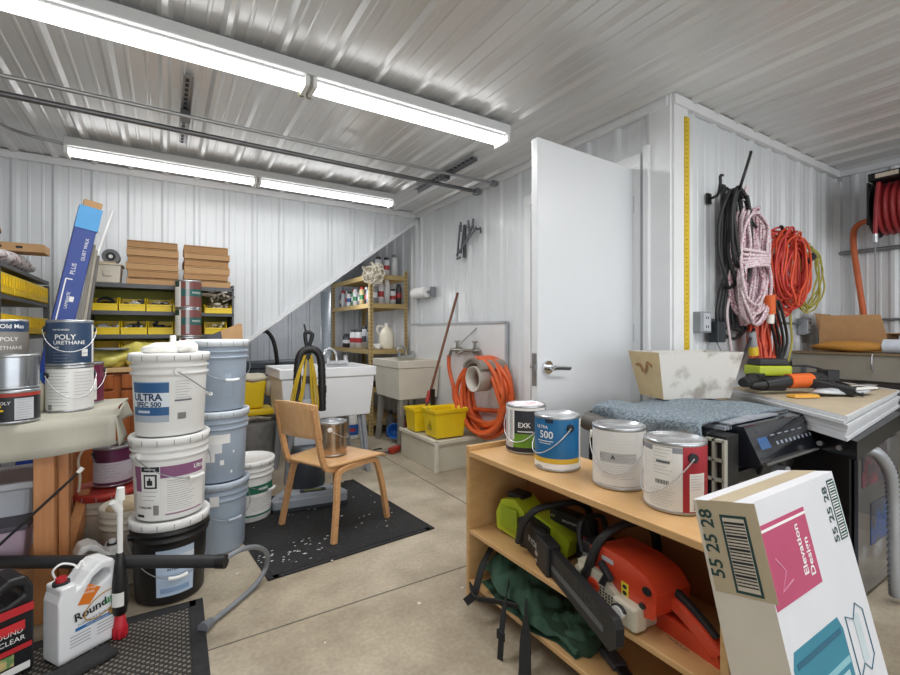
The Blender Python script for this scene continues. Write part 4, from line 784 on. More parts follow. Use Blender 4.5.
# ================================================================ RIGHT: BOOKCASE
BIR=wood('d3ab78','c49963',3,(4,1,10),rough=.35); BIRE=wood('c08a52','9a6a3c',6,(3,3,3)); BIRD=wood('b4794f','a36a43',3,(10,4,1))
bx0,bx1,by0,by1,bz=1.07,1.40,.535,1.565,.625
t=thing('bookcase','low birch plywood bookcase carrying paint cans and chainsaws','bookcase',(0,0,0))
def shelfpart(nm,c,d,m_=BIR): MB(m_).box(c,d).build(nm,t,bevel=.003)
shelfpart('top',((bx0+bx1)/2,(by0+by1)/2,bz-.011),(bx1-bx0,by1-by0,.022))
shelfpart('side_panel',((bx0+bx1)/2,by1+.010,(bz+.02)/2),(bx1-bx0,.02,bz+.02)); shelfpart('side_panel',((bx0+bx1)/2,by0+.011,(bz-.022)/2),(bx1-bx0-.004,.02,bz-.024))
shelfpart('back_panel',(bx1-.005,(by0+by1)/2,(bz-.024)/2+.0),(.008,by1-by0-.001,bz-.03),BIRD)
shelfpart('shelf',((bx0+bx1)/2-.004,(by0+by1)/2+.01,.292),(bx1-bx0-.012,by1-by0-.022,.018)); shelfpart('shelf',((bx0+bx1)/2-.004,(by0+by1)/2+.01,.085),(bx1-bx0-.012,by1-by0-.022,.018))
MB(BIRD).box((bx1-.03,(by0+by1)/2,.038),(.02,by1-by0-.03,.074)).build('plinth',t)
# cans on the bookcase
z=bz+.001
can('gallon can with pink paint on its lid and a dark label, farthest on the bookcase',1.285,1.455,z,body=mat('30333a',rough=.4,var=.05),aim=0,handle=-30,lidc=mat('d8a9bd',rough=.5,c2='e8e6e6',thr=.45,scale=20),
  spec=[P_(-90,-38,.1,.95,mat('b9babd',var=.1,scale=30),.0004),P_(-90,90,.04,.12,mat('20222a'),.0006),P_(-38,90,.14,.42,mat('6f9c2c',var=.2,scale=16),.0005),P_(-60,-52,.2,.9,WHITE,.001),P_(-40,-34,.3,.95,LPAP,.001),T('EXK',.028,-5,.6,WHITE),P_(-24,20,.46,.48,LPAP,.0008),P_(-90,70,.90,.97,LPAP,.0006)])
can('blue and white gallon can, second along the bookcase top',1.225,1.215,z,body=WHITE,aim=0,handle=-58,sag=.5,lidc=mat('c9cbcd',rough=.3,metal=.5),
  spec=[P_(-80,66,.24,.97,mat('1f6a9e',rough=.35,var=.05),.0004),P_(-80,66,.15,.24,mat('d9b13a',var=.03),.0005),P_(-30,-10,.88,.97,mat('1b2c44'),.0008),T('500',.036,-28,.66,WHITE),T('ULTRA',.016,-40,.80,WHITE),P_(-55,-10,.54,.555,LPAP,.0007),P_(-50,-16,.50,.51,LPAP,.0007),T('SATIN',.012,-50,.07,INKM)]+lines(78,.2,.8,8,16,INKG,.005,.0008))
can('white gallon can with a plain back label, third along the bookcase top',1.255,.970,z,body=mat('dfdedb',rough=.45,var=.03),aim=0,handle=-12,sag=.52,ear=LPAP,ear_a=80,lidc=mat('c4c6c8',rough=.25,metal=.7),
  spec=[P_(-42,38,.44,.60,mat('bfbfbd',var=.02),.0005)]+lines(0,.47,.58,6,74,INKM,.003,.0009)+lines(-2,.2,.40,7,70,INKG,.003,.0006)+lines(-2,.64,.8,4,60,mat('c9c9c6'),.003,.0006)+[P_(-50,60,.07,.078,INKG,.0006),T('!',.02,-40,.53,INK),T('A',.02,-12,.53,INK)])
can('white and red gallon can with printed back label, nearest on the bookcase',1.235,.765,z,body=LPAP,aim=0,handle=-58,sag=.58,lidc=mat('c4c6c8',rough=.25,metal=.7),
  spec=[P_(14,90,.03,.95,mat('a82836',rough=.4,var=.04),.0004),P_(26,60,.06,.58,WHITE,.0008),P_(-86,-76,.84,.95,INK,.0006),P_(-42,-4,.35,.92,mat('eceae4'),.0006),P_(-90,14,.85,.93,mat('8d8f94'),.0001)]+lines(-66,.3,.8,12,36,INKG,.003,.0008)+lines(-22,.55,.88,8,34,INKM,.003,.0010)+lines(42,.36,.54,6,28,INKM,.003,.0012)+lines(-24,.1,.3,6,50,INKG,.003,.0008)+[P_(-34,-8,.70,.73,INKM,.0011)]+barcode(-22,.40,.46,26,.0011)+barcode(40,.08,.2,12,.0012))
# ---------------------------------------------------------------- green chainsaw
LIM=mat('b4c42c',rough=.4,var=.04); LIMD=mat('93a71c',rough=.45); BK=mat('1e1f21',rough=.5,var=.1)
zs=.302
MGR=Matrix.Translation((1.24,1.25,zs))@Matrix.Rotation(R(98),4,'Z')@Matrix.Diagonal((1,1,.80,1))
t=thing('chainsaw','lime green and black battery chainsaw with a black bar cover, on the middle shelf','chainsaw',M=MGR)
# local: +x rear (away along the shelf), -x toward the blade; +y faces the open side
m=MB(LIM); m.prism([(.12,.0),(.245,.02),(.25,.10),(.22,.175),(.15,.195),(.10,.15),(.09,.04)],-.05,.06,Matrix.Rotation(R(90),4,'X')); m.use(LIMD); m.box((.17,.062,.10),(.09,.006,.10)); m.build('battery_housing',t,bevel=.012,seg=3)
m=MB(BK); m.box((.18,-.015,.190),(.08,.07,.035)); m.box((.235,.0,.05),(.035,.09,.03)); m.build('battery',t,bevel=.008)
m=MB(LIM); m.prism([(-.10,.02),(.09,.02),(.10,.13),(.03,.165),(-.06,.13),(-.11,.10)],-.055,.045,Matrix.Rotation(R(90),4,'X')); m.build('motor_housing',t,bevel=.012,seg=3)
m=MB(BK); m.prism([(-.02,.0),(.10,.0),(.11,.13),(.06,.16),(-.03,.13)],.045,.075,Matrix.Rotation(R(90),4,'X')@Matrix.Diagonal((1,1,-1,1))); m.build('side_cover',t,bevel=.008)
m=MB(BK); m.prism([(-.17,.125),(.0,.150),(.0,.205),(-.17,.195)],-.02,.03,Matrix.Rotation(R(90),4,'X')); m.build('rear_handle',t,bevel=.008)
m=MB(mat('c9c46a')); FM2=lambda x,z:Matrix.Translation((x,.0215,z))@Matrix.Rotation(R(180),4,'Z')@Matrix.Rotation(R(90),4,'X'); m.flat('HP',.022,FM2(-.01,.17)); m.use(LPAP); m.flat('BRUSHLESS',.014,FM2(-.09,.165)); m.build('handle_lettering',t)
m=MB(BK); GI=MGR.inverted(); m.sweep([GI@q for q in smoothpath([(1.12,1.31,.335),(1.115,1.28,.41),(1.135,1.235,.475),(1.20,1.20,.495),(1.28,1.17,.495),(1.33,1.16,.46),(1.34,1.16,.38)],6)],.0135,n=12); m.build('front_handle',t)
m=MB(mat('8c1d1d')); m.box((-.155,.0,.10),(.045,.05,.06)); m.use(mat('b9bbbd')); m.box((-.17,.02,.05),(.03,.05,.06)); m.build('chain_tensioner',t,bevel=.005)
# bar cover (scabbard): from beside the body, out over the shelf edge
a=Vector((1.105,1.12,.352)); b=Vector((.985,.757,.335)); d=(b-a); Lb=d.length; ex=d.normalized(); ez=Vector((0,0,1)); ey=ez.cross(ex).normalized(); ez=ex.cross(ey)
MB_=Matrix(((ex.x,ey.x,ez.x,a.x),(ex.y,ey.y,ez.y,a.y),(ex.z,ey.z,ez.z,a.z),(0,0,0,1)))
IM=MGR
LM=IM.inverted()@MB_
m=MB(BK); m.prism([(0,-.045),(Lb*.93,-.050),(Lb,-.02),(Lb,.025),(Lb*.95,.045),(0,.045)],-.012,.012,LM@Matrix.Rotation(R(90),4,'X')); m.box((-.03,0,0),(.09,.05,.11),LM); m.build('bar_cover',t,bevel=.006,seg=3)
m=MB(mat('55585c',rough=.5)); m.box((Lb*.45,-.0125,-.012),(Lb*.8,.001,.018),LM); m.box((Lb*.45,.0125,-.012),(Lb*.8,.001,.018),LM); m.use(mat('35373a')); m.flat('RYOBI',.05,LM@Matrix.Translation((Lb*.62,.0126,.022))@Matrix.Rotation(R(180),4,'Z')@Matrix.Rotation(R(90),4,'X')); m.flat('RYOBI',.05,LM@Matrix.Translation((Lb*.62,-.0126,.018))@Matrix.Rotation(R(90),4,'X')); m.build('cover_ridge',t)
m=MB(BK); m.box((-.13,0,.005),(.17,.03,.115),LM,top=(.9,.9)); m.use(LPAP); m.flat('RYOBI',.03,LM@Matrix.Translation((-.12,-.0155,.0))@Matrix.Rotation(R(90),4,'X')); m.use(STEEL); m.cyl(LM@Vector((-.07,-.015,-.01)),LM@Vector((-.07,-.026,-.01)),.011,n=10); m.cyl(LM@Vector((-.07,-.015,-.035)),LM@Vector((-.07,-.026,-.035)),.008,n=10); m.build('clutch_cover',t,bevel=.006)
# ---------------------------------------------------------------- orange chainsaw
OR=mat('d2452a',rough=.32,var=.04,coat=.3); CRM=mat('cfc8b4',rough=.5,var=.04)
MOR=Matrix.Translation((1.185,.845,zs))@Matrix.Rotation(R(-97),4,'Z')@Matrix.Diagonal((1,1,.77,1))
t=thing('chainsaw','orange and cream petrol chainsaw with black wrap handle, on the middle shelf','chainsaw',M=MOR)
# local: +x = rear toward the near end of the shelf, -y faces the open side
RX=Matrix.Rotation(R(90),4,'X')
m=MB(CRM); m.prism([(-.155,.0),(.075,.0),(.075,.07),(.02,.115),(-.10,.145),(-.165,.13)],-.055,.075,RX); m.build('crankcase',t,bevel=.01,seg=3)
m=MB(OR); m.prism([(-.115,.13),(-.03,.105),(-.01,.06),(.075,.055),(.125,.075),(.13,.16),(.10,.205),(.03,.225),(-.08,.225),(-.12,.20)],-.05,.078,RX); m.build('top_cover',t,bevel=.03,seg=5)
m=MB(CRM); m.prism([(-.15,.02),(.005,.0),(.01,.085),(-.05,.125),(-.155,.135)],.075,.096,RX); m.build('starter_housing',t,bevel=.006)
m=MB(mat('3a3833',rough=.8)); 
for i in range(13):
    for j in range(9):
        x=-.135+i*.0115; z_=.022+j*.0115
        if (x+.085)**2+(z_-.07)**2<.027**2 or z_>.118-(x+.15)*.35 or x>.0: continue
        m.box((x,-.0965,z_),(.006,.002,.006))
o=m.build('vent_holes',t)
m=MB(OR); m.cyl((-.085,-.095,.07),(-.085,-.101,.07),.026,n=24); m.use(mat('7a1d10')); m.flat('STIHL',.017,Matrix.Translation((-.085,-.1015,.071))@RX,bold=.02); m.build('emblem',t)
m=MB(CRM); m.box((.045,-.085,.05),(.085,.05,.085)); m.build('rear_housing',t,bevel=.01); m=MB(CRM); m.cyl((-.14,-.095,.105),(-.14,-.108,.105),.013,n=14); m.build('pull_knob',t)
m=MB(LPAP); m.cyl((.035,-.108,.055),(.035,-.122,.055),.020,n=20); m.use(BK); m.lathe([(.020,0),(.026,0),(.026,.01),(.020,.01)],20,Matrix.Translation((.035,-.108,.055))@RX,a0=20,a1=240); m.build('fuel_cap',t)
m=MB(BK); m.bar((-.065,-.085,.165),(-.01,-.10,.135),.018,.026); m.bar((-.03,-.09,.15),(-.045,-.1,.10),.016,.02); m.build('starter_grip',t,bevel=.005)
m=MB(mat('e8cf3a')); m.box((.022,-.0785,.115),(.026,.002,.050)); m.use(INK); m.lathe([(0,0),(.008,0)],12,Matrix.Translation((.022,-.0798,.125))@RX,sm=False); m.lathe([(0,0),(.008,0)],12,Matrix.Translation((.022,-.0798,.103))@RX,sm=False); m.build('warning_sticker',t)
m=MB(mat('b9bdc2')); m.box((-.045,-.079,.185),(.045,.002,.016)); m.build('name_plate',t)
m=MB(BK); m.cyl((.10,-.07,.16),(.10,-.083,.16),.014,n=14); m.cyl((.085,-.06,.10),(.085,-.084,.10),.010,n=10); m.box((-.135,-.02,.175),(.06,.10,.05)); m.build('filter_knob',t,bevel=.004)
m=MB(OR); m.sweep(smoothpath([(.11,.0,.12),(.15,.0,.105),(.20,.0,.075),(.25,.0,.035)],5),(.05,.035),up=(0,1,0)); m.sweep(smoothpath([(.07,.0,.02),(.14,.0,.018),(.22,.0,.018),(.255,.0,.025)],5),(.085,.03),up=(0,1,0)); m.build('rear_handle',t,bevel=.008)
m=MB(BK); m.sweep(smoothpath([(.105,.0,.148),(.15,.0,.132),(.20,.0,.10),(.235,.0,.072)],5),(.042,.018),up=(0,1,0)); m.build('handle_grip',t,bevel=.006)
m=MB(mat('1f2636')); m.flat('MAGNUM',.015,Matrix.Translation((.165,-.0455,.02))@RX@Matrix.Rotation(R(-2),4,'Z')); m.build('handle_lettering',t)
m=MB(BK); OI=MOR.inverted(); m.sweep([OI@q for q in smoothpath([(1.105,.985,.325),(1.105,.955,.42),(1.12,.93,.49),(1.17,.905,.528),(1.24,.885,.532),(1.31,.88,.49),(1.33,.88,.40)],6)],.0145,n=12); m.build('front_handle',t)
m=MB(BK); m.sweep(smoothpath([(-.17,-.06,.14),(-.20,-.05,.20),(-.205,-.03,.25),(-.20,.04,.255),(-.195,.06,.20),(-.17,.06,.14)],5),.010,n=10); m.bar((-.20,-.01,.25),(-.18,-.01,.15),.02,.01); m.build('hand_guard',t)
m=MB(mat('4b4e52',metal=.6,rough=.4)); m.box((-.32,.03,.055),(.32,.006,.07)); m.build('guide_bar',t,bevel=.002)
# green backpack
GRN=mat('33513f',rough=.85,var=.25,scale=9,bump=.4); BLS=mat('1b1c1d',rough=.8)
t=thing('carry_bag','crumpled dark green fabric bag with black straps on the lowest bookcase shelf','bag',(0,0,0))
def bagsurf(u,v):
    Y=1.52-.52*u; 
    w=.13+.04*math.sin(3.2*u+.5); X=1.10+.20*v+.0*u-.035*math.sin(math.pi*u)*(1-v)
    prof=math.sin(math.pi*min(1,max(0,v*.92+.06)))**.5
    hgt=(.145 if u<.3 else .145-.085*min(1,(u-.3)/.35))*(1-.55*max(0,(u-.8)/.2)**2)
    return (X+.012*math.sin(17*u+5*v),Y+.008*math.sin(20*v),.0945+hgt*.9*prof*(1-.4*max(0,(.12-u)/.12)**2)+(.014*math.sin(14*u+3*v)+.010*math.sin(31*u-9*v)+.006*math.sin(55*u+21*v))*prof)
m=MB(GRN); m.grid(bagsurf,60,30); m.grid(lambda u,v:(bagsurf(u,v)[0],bagsurf(u,v)[1],.096),6,6); m.build('bag_body',t)
m=MB(mat('27412f',rough=.85,var=.2,bump=.3)); m.prism([(1.10,1.02),(1.11,1.18),(1.12,1.30),(1.26,1.30),(1.27,1.06),(1.2,.99),(1.13,.98)],.096,.135); m.build('flap',t,bevel=.02,seg=3)
m=MB(BLS)
m.sweep(smoothpath([(1.14,1.50,.235),(1.07,1.47,.19),(1.02,1.45,.11),(.99,1.47,.07)],5),(.03,.004),up=(1,.3,.2)); m.build('strap',t)
m=MB(BLS); m.sweep(smoothpath([(1.10,1.34,.18),(1.03,1.28,.15),(.985,1.24,.08),(.97,1.23,.0)],5),(.022,.004),up=(1,.3,.2)); m.build('strap',t)
m=MB(BLS); m.sweep(smoothpath([(1.09,1.24,.15),(1.03,1.17,.11),(.985,1.12,.04),(.965,1.10,-.0)],5),(.05,.005),up=(1,.3,.2)); m.build('strap',t)
m=MB(BLS); m.sweep(smoothpath([(1.05,1.52,.10),(1.00,1.42,.11),(1.02,1.32,.14),(1.06,1.24,.15)],5),(.022,.006),up=(1,.0,.5)); m.build('strap',t)
MB(BLS).box((.985,1.245,.07),(.01,.034,.03)).build('buckle',t)
t=thing('hand_saw','dark flat tool lying at the near end of the lowest shelf','tool',(1.14,.82,.096),R(70)); MB(BK).box((0,0,.008),(.22,.035,.012)).build('blade',t,bevel=.003); MB(mat('3b3b40')).box((.12,0,.01),(.08,.05,.02)).build('grip',t,bevel=.006)
# ---------------------------------------------------------------- leaning white carton
A=Vector((0,.2312,.9729)); B=Vector((0,-.9729,.2312)); N0=Vector((.966,.443,.786))
wd,dp,hh=.3915,.117,.79
# local axes: x along +X, y = -B (away from the room), z = A ; origin at the bottom centre
org=N0-A*hh+Vector((wd/2,0,0))-B*dp/2
Mx=Matrix(((1,0,0,org.x),(0,-B.y,A.y,org.y),(0,-B.z,A.z,org.z),(0,0,0,1)))
CW=mat('d6d7db',rough=.6,var=.04,scale=6); CB=mat('d2cabb',rough=.65,var=.04)
t=thing('carton','tall white printed carton leaning on the near end of the bookcase','carton',M=Mx)
m=MB(CW); x,y=wd/2,dp/2
m.quad((-x,-y,0),(x,-y,0),(x,-y,hh),(-x,-y,hh)); m.quad((x,-y,0),(x,y,0),(x,y,hh),(x,-y,hh)); m.quad((x,y,0),(-x,y,0),(-x,y,hh),(x,y,hh)); m.quad((-x,-y,hh),(x,-y,hh),(x,y,hh),(-x,y,hh)); m.quad((-x,y,0),(x,y,0),(x,-y,0),(-x,-y,0)); m.use(CB); m.quad((-x,y,0),(-x,-y,0),(-x,-y,hh),(-x,y,hh)); m.build('box_body',t)
FF=lambda px,pz,rot=0,e=.0008:Matrix.Translation((px,-y-e,pz))@RX@Matrix.Rotation(R(rot),4,'Z')
FL=lambda py,pz,rot=0,e=.0008:Matrix.Translation((-x-e,py,pz))@Matrix.Rotation(R(-90),4,'Z')@RX@Matrix.Rotation(R(rot),4,'Z')
MAG=mat('b5476b',rough=.55,var=.05); TL=mat('2f8096',rough=.5,var=.05); TLD=mat('1f5f78',rough=.5,var=.03); GRK=mat('1d3f3d',rough=.6,var=.05)
m=MB(MAG); z0=hh
m.prism([(-x+.003,hh-.195),(-x+.205,hh-.195),(-x+.205,hh-.045),(-x+.003,hh-.045)],0,.0006,Matrix.Translation((0,-y,0))@RX)
m.use(WHITE); m.box((-x+.104,-y-.0008,hh-.056),(.202,.0006,.005)); m.flat('Elevation',.027,FF(-x+.150,hh-.118,90,.0010),bold=.02); m.flat('Design',.027,FF(-x+.178,hh-.138,90,.0010),bold=.02); m.use(mat('cf8aa5')); m.sweep([(-x+.04,-y-.001,hh-.11),(-x+.07,-y-.001,hh-.14),(-x+.04,-y-.001,hh-.17),(-x+.09,-y-.001,hh-.16)],(.003,.001),up=(0,1,0)); m.build('brand_panel',t)
m=MB(GRK); m.flat('55 25 28',.034,FF(x-.066,hh-.085,90),bold=.015)
m.box((x-.028,-y-.0006,hh-.080),(.036,.0008,.13)); m.use(WHITE); m.box((x-.028,-y-.0011,hh-.080),(.030,.0008,.122)); m.use(GRK)
for i in range(20): m.box((x-.028,-y-.0016,hh-.023-i*.0060),(.028,.0006,.0028 if i%3 else .004))
m.use(mat('2b8a76')); m.box((x-.011,-y-.0018,hh-.080),(.002,.0006,.12)); m.build('front_codes',t)
m=MB(mat('b7a88d',rough=.5,var=.05)); m.box((-x-.0004,y-.066,hh-.09),(.0006,dp,.18)); m.box((0,0,hh+.0004),(wd,.05,.0006)); m.build('packing_tape',t)
m=MB(GRK); m.flat('55 25 28',.038,FL(.036,hh-.085,90,.0012),bold=.02); m.box((-x-.0010,-.018,hh-.100),(.0006,.052,.148)); m.use(mat('c9bfae')); m.box((-x-.0014,-.018,hh-.100),(.0006,.042,.137)); m.use(INK)
for i in range(20): m.box((-x-.0018,-.018,hh-.041-i*.0062),(.0006,.040,.0024 if i%4 else .0046))
m.build('side_codes',t)
m=MB(TL); m.prism([(-.175,.28),(-.16,.305),(.04,.305),(.055,.28),(.055,.02),(-.175,.02)],0,.0006,Matrix.Translation((-.01,-y,.215))@RX); m.use(mat('86b9c4')); m.box((-.07,-y-.001,.44),(.22,.0006,.012)); m.box((-.165,-y-.001,.35),(.006,.0006,.24)); m.use(mat('a8c7cd')); m.box((-.0,-y-.0012,.38),(.05,.0006,.09)); m.use(TLD); m.box((-.07,-y-.0010,.495),(.2,.0006,.01)); m.build('picture_panel',t)
m=MB(TLD)
P5=[(.065,.45),(.10,.435),(.125,.46),(.155,.44),(.155,.35),(.125,.33),(.10,.35),(.065,.33)]
for i in range(8):
    a=P5[i]; b=P5[(i+1)%8]; m.bar((a[0],-y-.001,a[1]+.06),(b[0],-y-.001,b[1]+.06),.001,.002)
m.use(mat('c3d0d4')); m.box((.115,-y-.0007,.455),(.03,.0006,.09)); m.build('scroll_mark',t)
# ---------------------------------------------------------------- blanket-covered dishwasher
t=thing('dishwasher','black built-in dishwasher with grated side under a moving blanket','dishwasher',(0,0,0))
BX0,BX1,BY0,BY1,BZ=1.58,2.14,.86,1.38,.775
m=MB(mat('141416',rough=.35,var=.2)); m.box(((BX0+BX1)/2,(BY0+BY1)/2,BZ/2),(BX1-BX0,BY1-BY0,BZ)); m.build('cabinet',t,bevel=.006)
m=MB(BLACKG); m.box((1.93,.842,.33),(.46,.03,.60)); m.build('door',t,bevel=.006)
# control panel, tilted
m=MB(mat('1a1c22',rough=.18,var=.3,coat=.6)); m.prism([(0,0),(.10,.0),(.10,.135),(.035,.135),(-.02,.02)],-.0,.50,Matrix(((0,0,1,1.70),(1,0,0,.765),(0,1,0,.655),(0,0,0,1)))); m.build('control_panel',t,bevel=.006)
m=MB(mat('8a93a0',rough=.3)); PN=Matrix(((1,0,0,1.70),(0,.431,-.902,.7705),(0,.902,.431,.72),(0,0,0,1)))
for i in range(9): m.box((.17+i*.034,0,.0035),(.014,.012,.001),PN)
for i in range(5): m.box((.16+i*.055,.03,.0035),(.03,.004,.001),PN)
m.use(mat('3f5f8c',rough=.1)); m.box((.08,.01,.0035),(.07,.04,.001),PN); m.build('buttons',t)
m=MB(mat('b9bdc4',rough=.15,metal=.9,var=0)); m.box((1.95,.750,.668),(.42,.012,.01)); m.build('chrome_strip',t)
m=MB(mat('c9ced6',rough=.2,metal=.5)); m.cyl((1.93,.80,.60),(1.93,.76,.60),.028,n=20); m.build('round_badge',t)
gm=mat('a5a398',rough=.6); m=MB(gm)
gx,gy0,gy1=1.575,.80,.90
for i in range(4): m.box((gx,gy0+(gy1-gy0)*i/3,.39),(.02,.008,.74))
for i in range(12): m.box((gx,(gy0+gy1)/2,.03+i*.066),(.02,gy1-gy0,.008))
m.use(BLACK); m.box((gx+.05,(gy0+gy1)/2,.39),(.08,gy1-gy0-.002,.76)); m.build('side_grate',t)
m=MB(mat('9aa0a8',rough=.35,var=.2,scale=20)); 
for i in range(7): m.box((1.66+.02*i,.91+.0*i,.783),(.008,.14,.014))
m.box((1.86,.86,.797),(.36,.05,.006)); m.build('top_rails',t)
CG=mat('4e4a46',rough=.5,var=.1)
BLK=mat('8d989f',rough=.95,c2='66747f',thr=.5,scale=110,bump=.8)
def bl(u,v):
    Y=1.33-.46*u; 
    n=.008*math.sin(11*u+7*v)+.006*math.sin(23*v-9*u)
    s=v*.78-.13
    if s<0: return (1.55+.012*math.sin(9*u)+n,Y+n,.80+s*(1.0)-.01*math.sin(6*u))
    return (1.555+s,Y+n*.5,.800+n*.5+.008*math.sin(5*s*3))
m=MB(BLK); m.grid(bl,40,40); tag(m.build('moving_blanket',solid=.012),'mottled blue-grey moving blanket draped over the dishwasher','blanket')
for i,(y,l) in enumerate(((1.30,.20),(.935,.14))):
    t=thing('cardboard_roll',('dark grey roll poking out from under the far end of the blanket','dark grey roll poking out from under the near end of the blanket')[i],'roll'); m=MB(CG); m.cyl((1.515,y+.03-.05*i,.745),(1.50,y-.09,.735),.038,n=20); m.build('tube',t); MB(mat('d9d5cc')).cyl((1.50,y+.032-.05*i,.745),(1.50,y+.03-.05*i,.745),.025).build('core',t)
# planter trough
PL=mat('d4d1cb',rough=.85,c2='a39d94',thr=.58,scale=9,bump=.2,detail=9.); PLS=mat('cdb78d',rough=.8,var=.08,scale=12)
ex=Vector((.92,-.39,0)).normalized(); ey=Vector((.39,.92,0)).normalized(); og=Vector((1.925,1.245,.812))
MP=Matrix(((ex.x,ey.x,0,og.x),(ex.y,ey.y,0,og.y),(0,0,1,og.z),(0,0,0,1)))
t=thing('planter_trough','weathered white tapered wooden trough standing on the blue-grey blanket','planter',M=MP)
wb_,db_,hb,fl=.34,.19,.215,.045
def tr(o,z,k): return [(-k*fl+o,-k*fl*.7+o,z),(wb_+k*fl-o,-k*fl*.7+o,z),(wb_+k*fl-o,db_+k*fl*.7-o,z),(-k*fl+o,db_+k*fl*.7-o,z)]
vs=tr(0,0,0)+tr(0,hb,1)+tr(.012,hb,1)+tr(.012,.015,0)
m=MB(PL); m.add(vs,[(3,2,1,0),(0,1,5,4),(1,2,6,5),(2,3,7,6),(4,5,9,8),(5,6,10,9),(6,7,11,10),(7,4,8,11),(8,9,13,12),(9,10,14,13),(10,11,15,14),(11,8,12,15),(12,13,14,15)]); m.use(PLS); m.add(vs,[(3,0,4,7)]); m.build('trough_body',t)
m=MB(mat('9b744b',rough=.7)); 
sm_=smoothpath([(-.035,.04,.150),(-.035,.075,.165),(-.034,.085,.135),(-.033,.11,.120),(-.034,.135,.150),(-.035,.17,.150)],5); m.sweep(sm_,(.012,.003),up=(1,0,0)); m.build('painted_scroll',t)
# ---------------------------------------------------------------- second appliance and boards
t=thing('range_cooker','black appliance with a glossy film-covered panel under the stack of boards','appliance',(0,0,0))
m=MB(mat('18181a',rough=.4,var=.2)); m.box((2.66,1.02,.33),(.52,.60,.66)); m.build('cabinet',t,bevel=.005)
m=MB(mat('131315',rough=.3,var=.2)); m.prism([(2.06,.60),(3.0,.70),(3.0,1.32),(2.42,1.32),(2.25,.86)],.665,.735); m.build('top_frame',t,bevel=.004)
m=MB(STEEL)
for x,y in ((2.10,.655),(2.12,.72)): m.cyl((x-.01,y+.0,.70),(x-.03,y,.70),.009,n=10)
m.build('screws',t)
FILM_REFL=mat('454a54',rough=.08,c2='a4adbb',thr=.60,scale=3.2,coat=1.,detail=2.); m=MB(FILM_REFL); m.box((2.66,.705,.33),(.50,.014,.62)); m.use(mat('7b4a58',rough=.1,c2='4a4f59',thr=.5,scale=9)); m.box((2.60,.697,.55),(.3,.003,.16)); m.use(mat('3a568c',rough=.1,c2='4a4f59',thr=.55,scale=9)); m.box((2.66,.697,.30),(.22,.003,.18)); m.build('film_panel',t,bevel=.003)  # pale, red and blue patches are reflections painted into the film colour
m=MB(BLACK); 
for x in (2.44,2.90): m.box((x,.74,.33),(.03,.03,.66))
m.build('frame_posts',t)
t=thing('corrugated_hose','silver corrugated drain hose hanging beside the film-covered appliance','hose'); pts=smoothpath([(2.36,.68,.655),(2.41,.64,.635),(2.48,.62,.55),(2.52,.62,.43),(2.53,.62,.28),(2.54,.62,.12),(2.56,.62,.03)],12); MB(mat('b4b8bd',rough=.35,metal=.4)).sweep(pts,[.017+.007*(i%2) for i in range(len(pts))],n=12).build('hose_tube',t)
WB=mat('cfd1d4',rough=.6,var=.03,scale=12); TB=mat('b5a78f',rough=.7,var=.08)
e1=Vector((.52,.66,0)); e2=Vector((1.15,.14,0)); pp=Vector((2.03,.615,0)); z=.737
for i in range(6):
    q=pp+Vector((.006*((i*3)%4)-.01,.005*((i*5)%3),0)); hh_=.0145; M=Matrix.Identity(4)
    m=MB(WB); m.prism([q,q+e2,q+e1+e2,q+e1],z,z+hh_-.0015)
    if i==5: m.use(TB); m.prism([q+Vector((.01,.01,0)),q+e2*.97,q+e1*.97+e2*.97,q+e1*.97],z+hh_-.0015,z+hh_-.0005)
    t=m.build('board_sheet'); tag(t,('lowest','second','third','fourth','fifth','tan-faced topmost')[i]+' white board in the flat stack on the black appliance','board')
    z+=hh_
zt=z+.001
# drill, charger etc on boards
t=thing('battery_charger','lime green and black battery tool standing on the boards','battery',(2.62,1.12,zt),R(-30)); m=MB(mat('3a3d42',rough=.5)); m.box((0,0,.04),(.13,.10,.08)); m.build('base',t,bevel=.008); m=MB(LIM); m.box((0,0,.1),(.17,.12,.05)); m.build('band',t,bevel=.008); m=MB(BK); m.box((0,0,.142),(.16,.11,.035),top=(.9,.9)); m.build('top_cover',t,bevel=.01)
t=thing('power_drill','orange and black corded drill lying on the boards','drill',(2.52,1.00,zt+.035),R(-20)); m=MB(mat('db6422',rough=.4)); m.cyl((.01,0,.025),(.14,0,.025),.034,.036,n=20); m.build('body',t); m=MB(BK); m.cyl((-.02,0,.02),(.01,0,.025),.03,n=20); m.cyl((-.12,0,.01),(-.02,0,.02),.024,.03,n=16); m.cyl((-.19,.01,.008),(-.12,0,.01),.013,.02,n=12); m.cyl((.14,0,.025),(.17,0,.025),.032,n=18); m.build('chuck',t); m=MB(BK); m.bar((.12,-.0,.02),(.20,-.16,-.012),.035,.045); m.build('handle',t,bevel=.01); MB(BK).sweep(smoothpath([(.20,-.16,-.015),(.25,-.16,-.025),(.32,-.05,.0),(.34,.08,.02),(.26,.16,.04),(.20,.1,.03),(.3,.02,.02),(.38,.08,.0)],6),.006).build('power_cord',t)
t=thing('power_drill','black drill with a round chuck lying left of the orange drill','drill',(2.42,1.10,zt+.03),R(10)); m=MB(BK); m.cyl((-.10,0,.03),(.0,0,.03),.026,.03,n=16); m.cyl((-.15,0,.03),(-.10,0,.03),.02,.026); m.box((.05,0,.03),(.1,.06,.06)); m.build('body',t,bevel=.004)
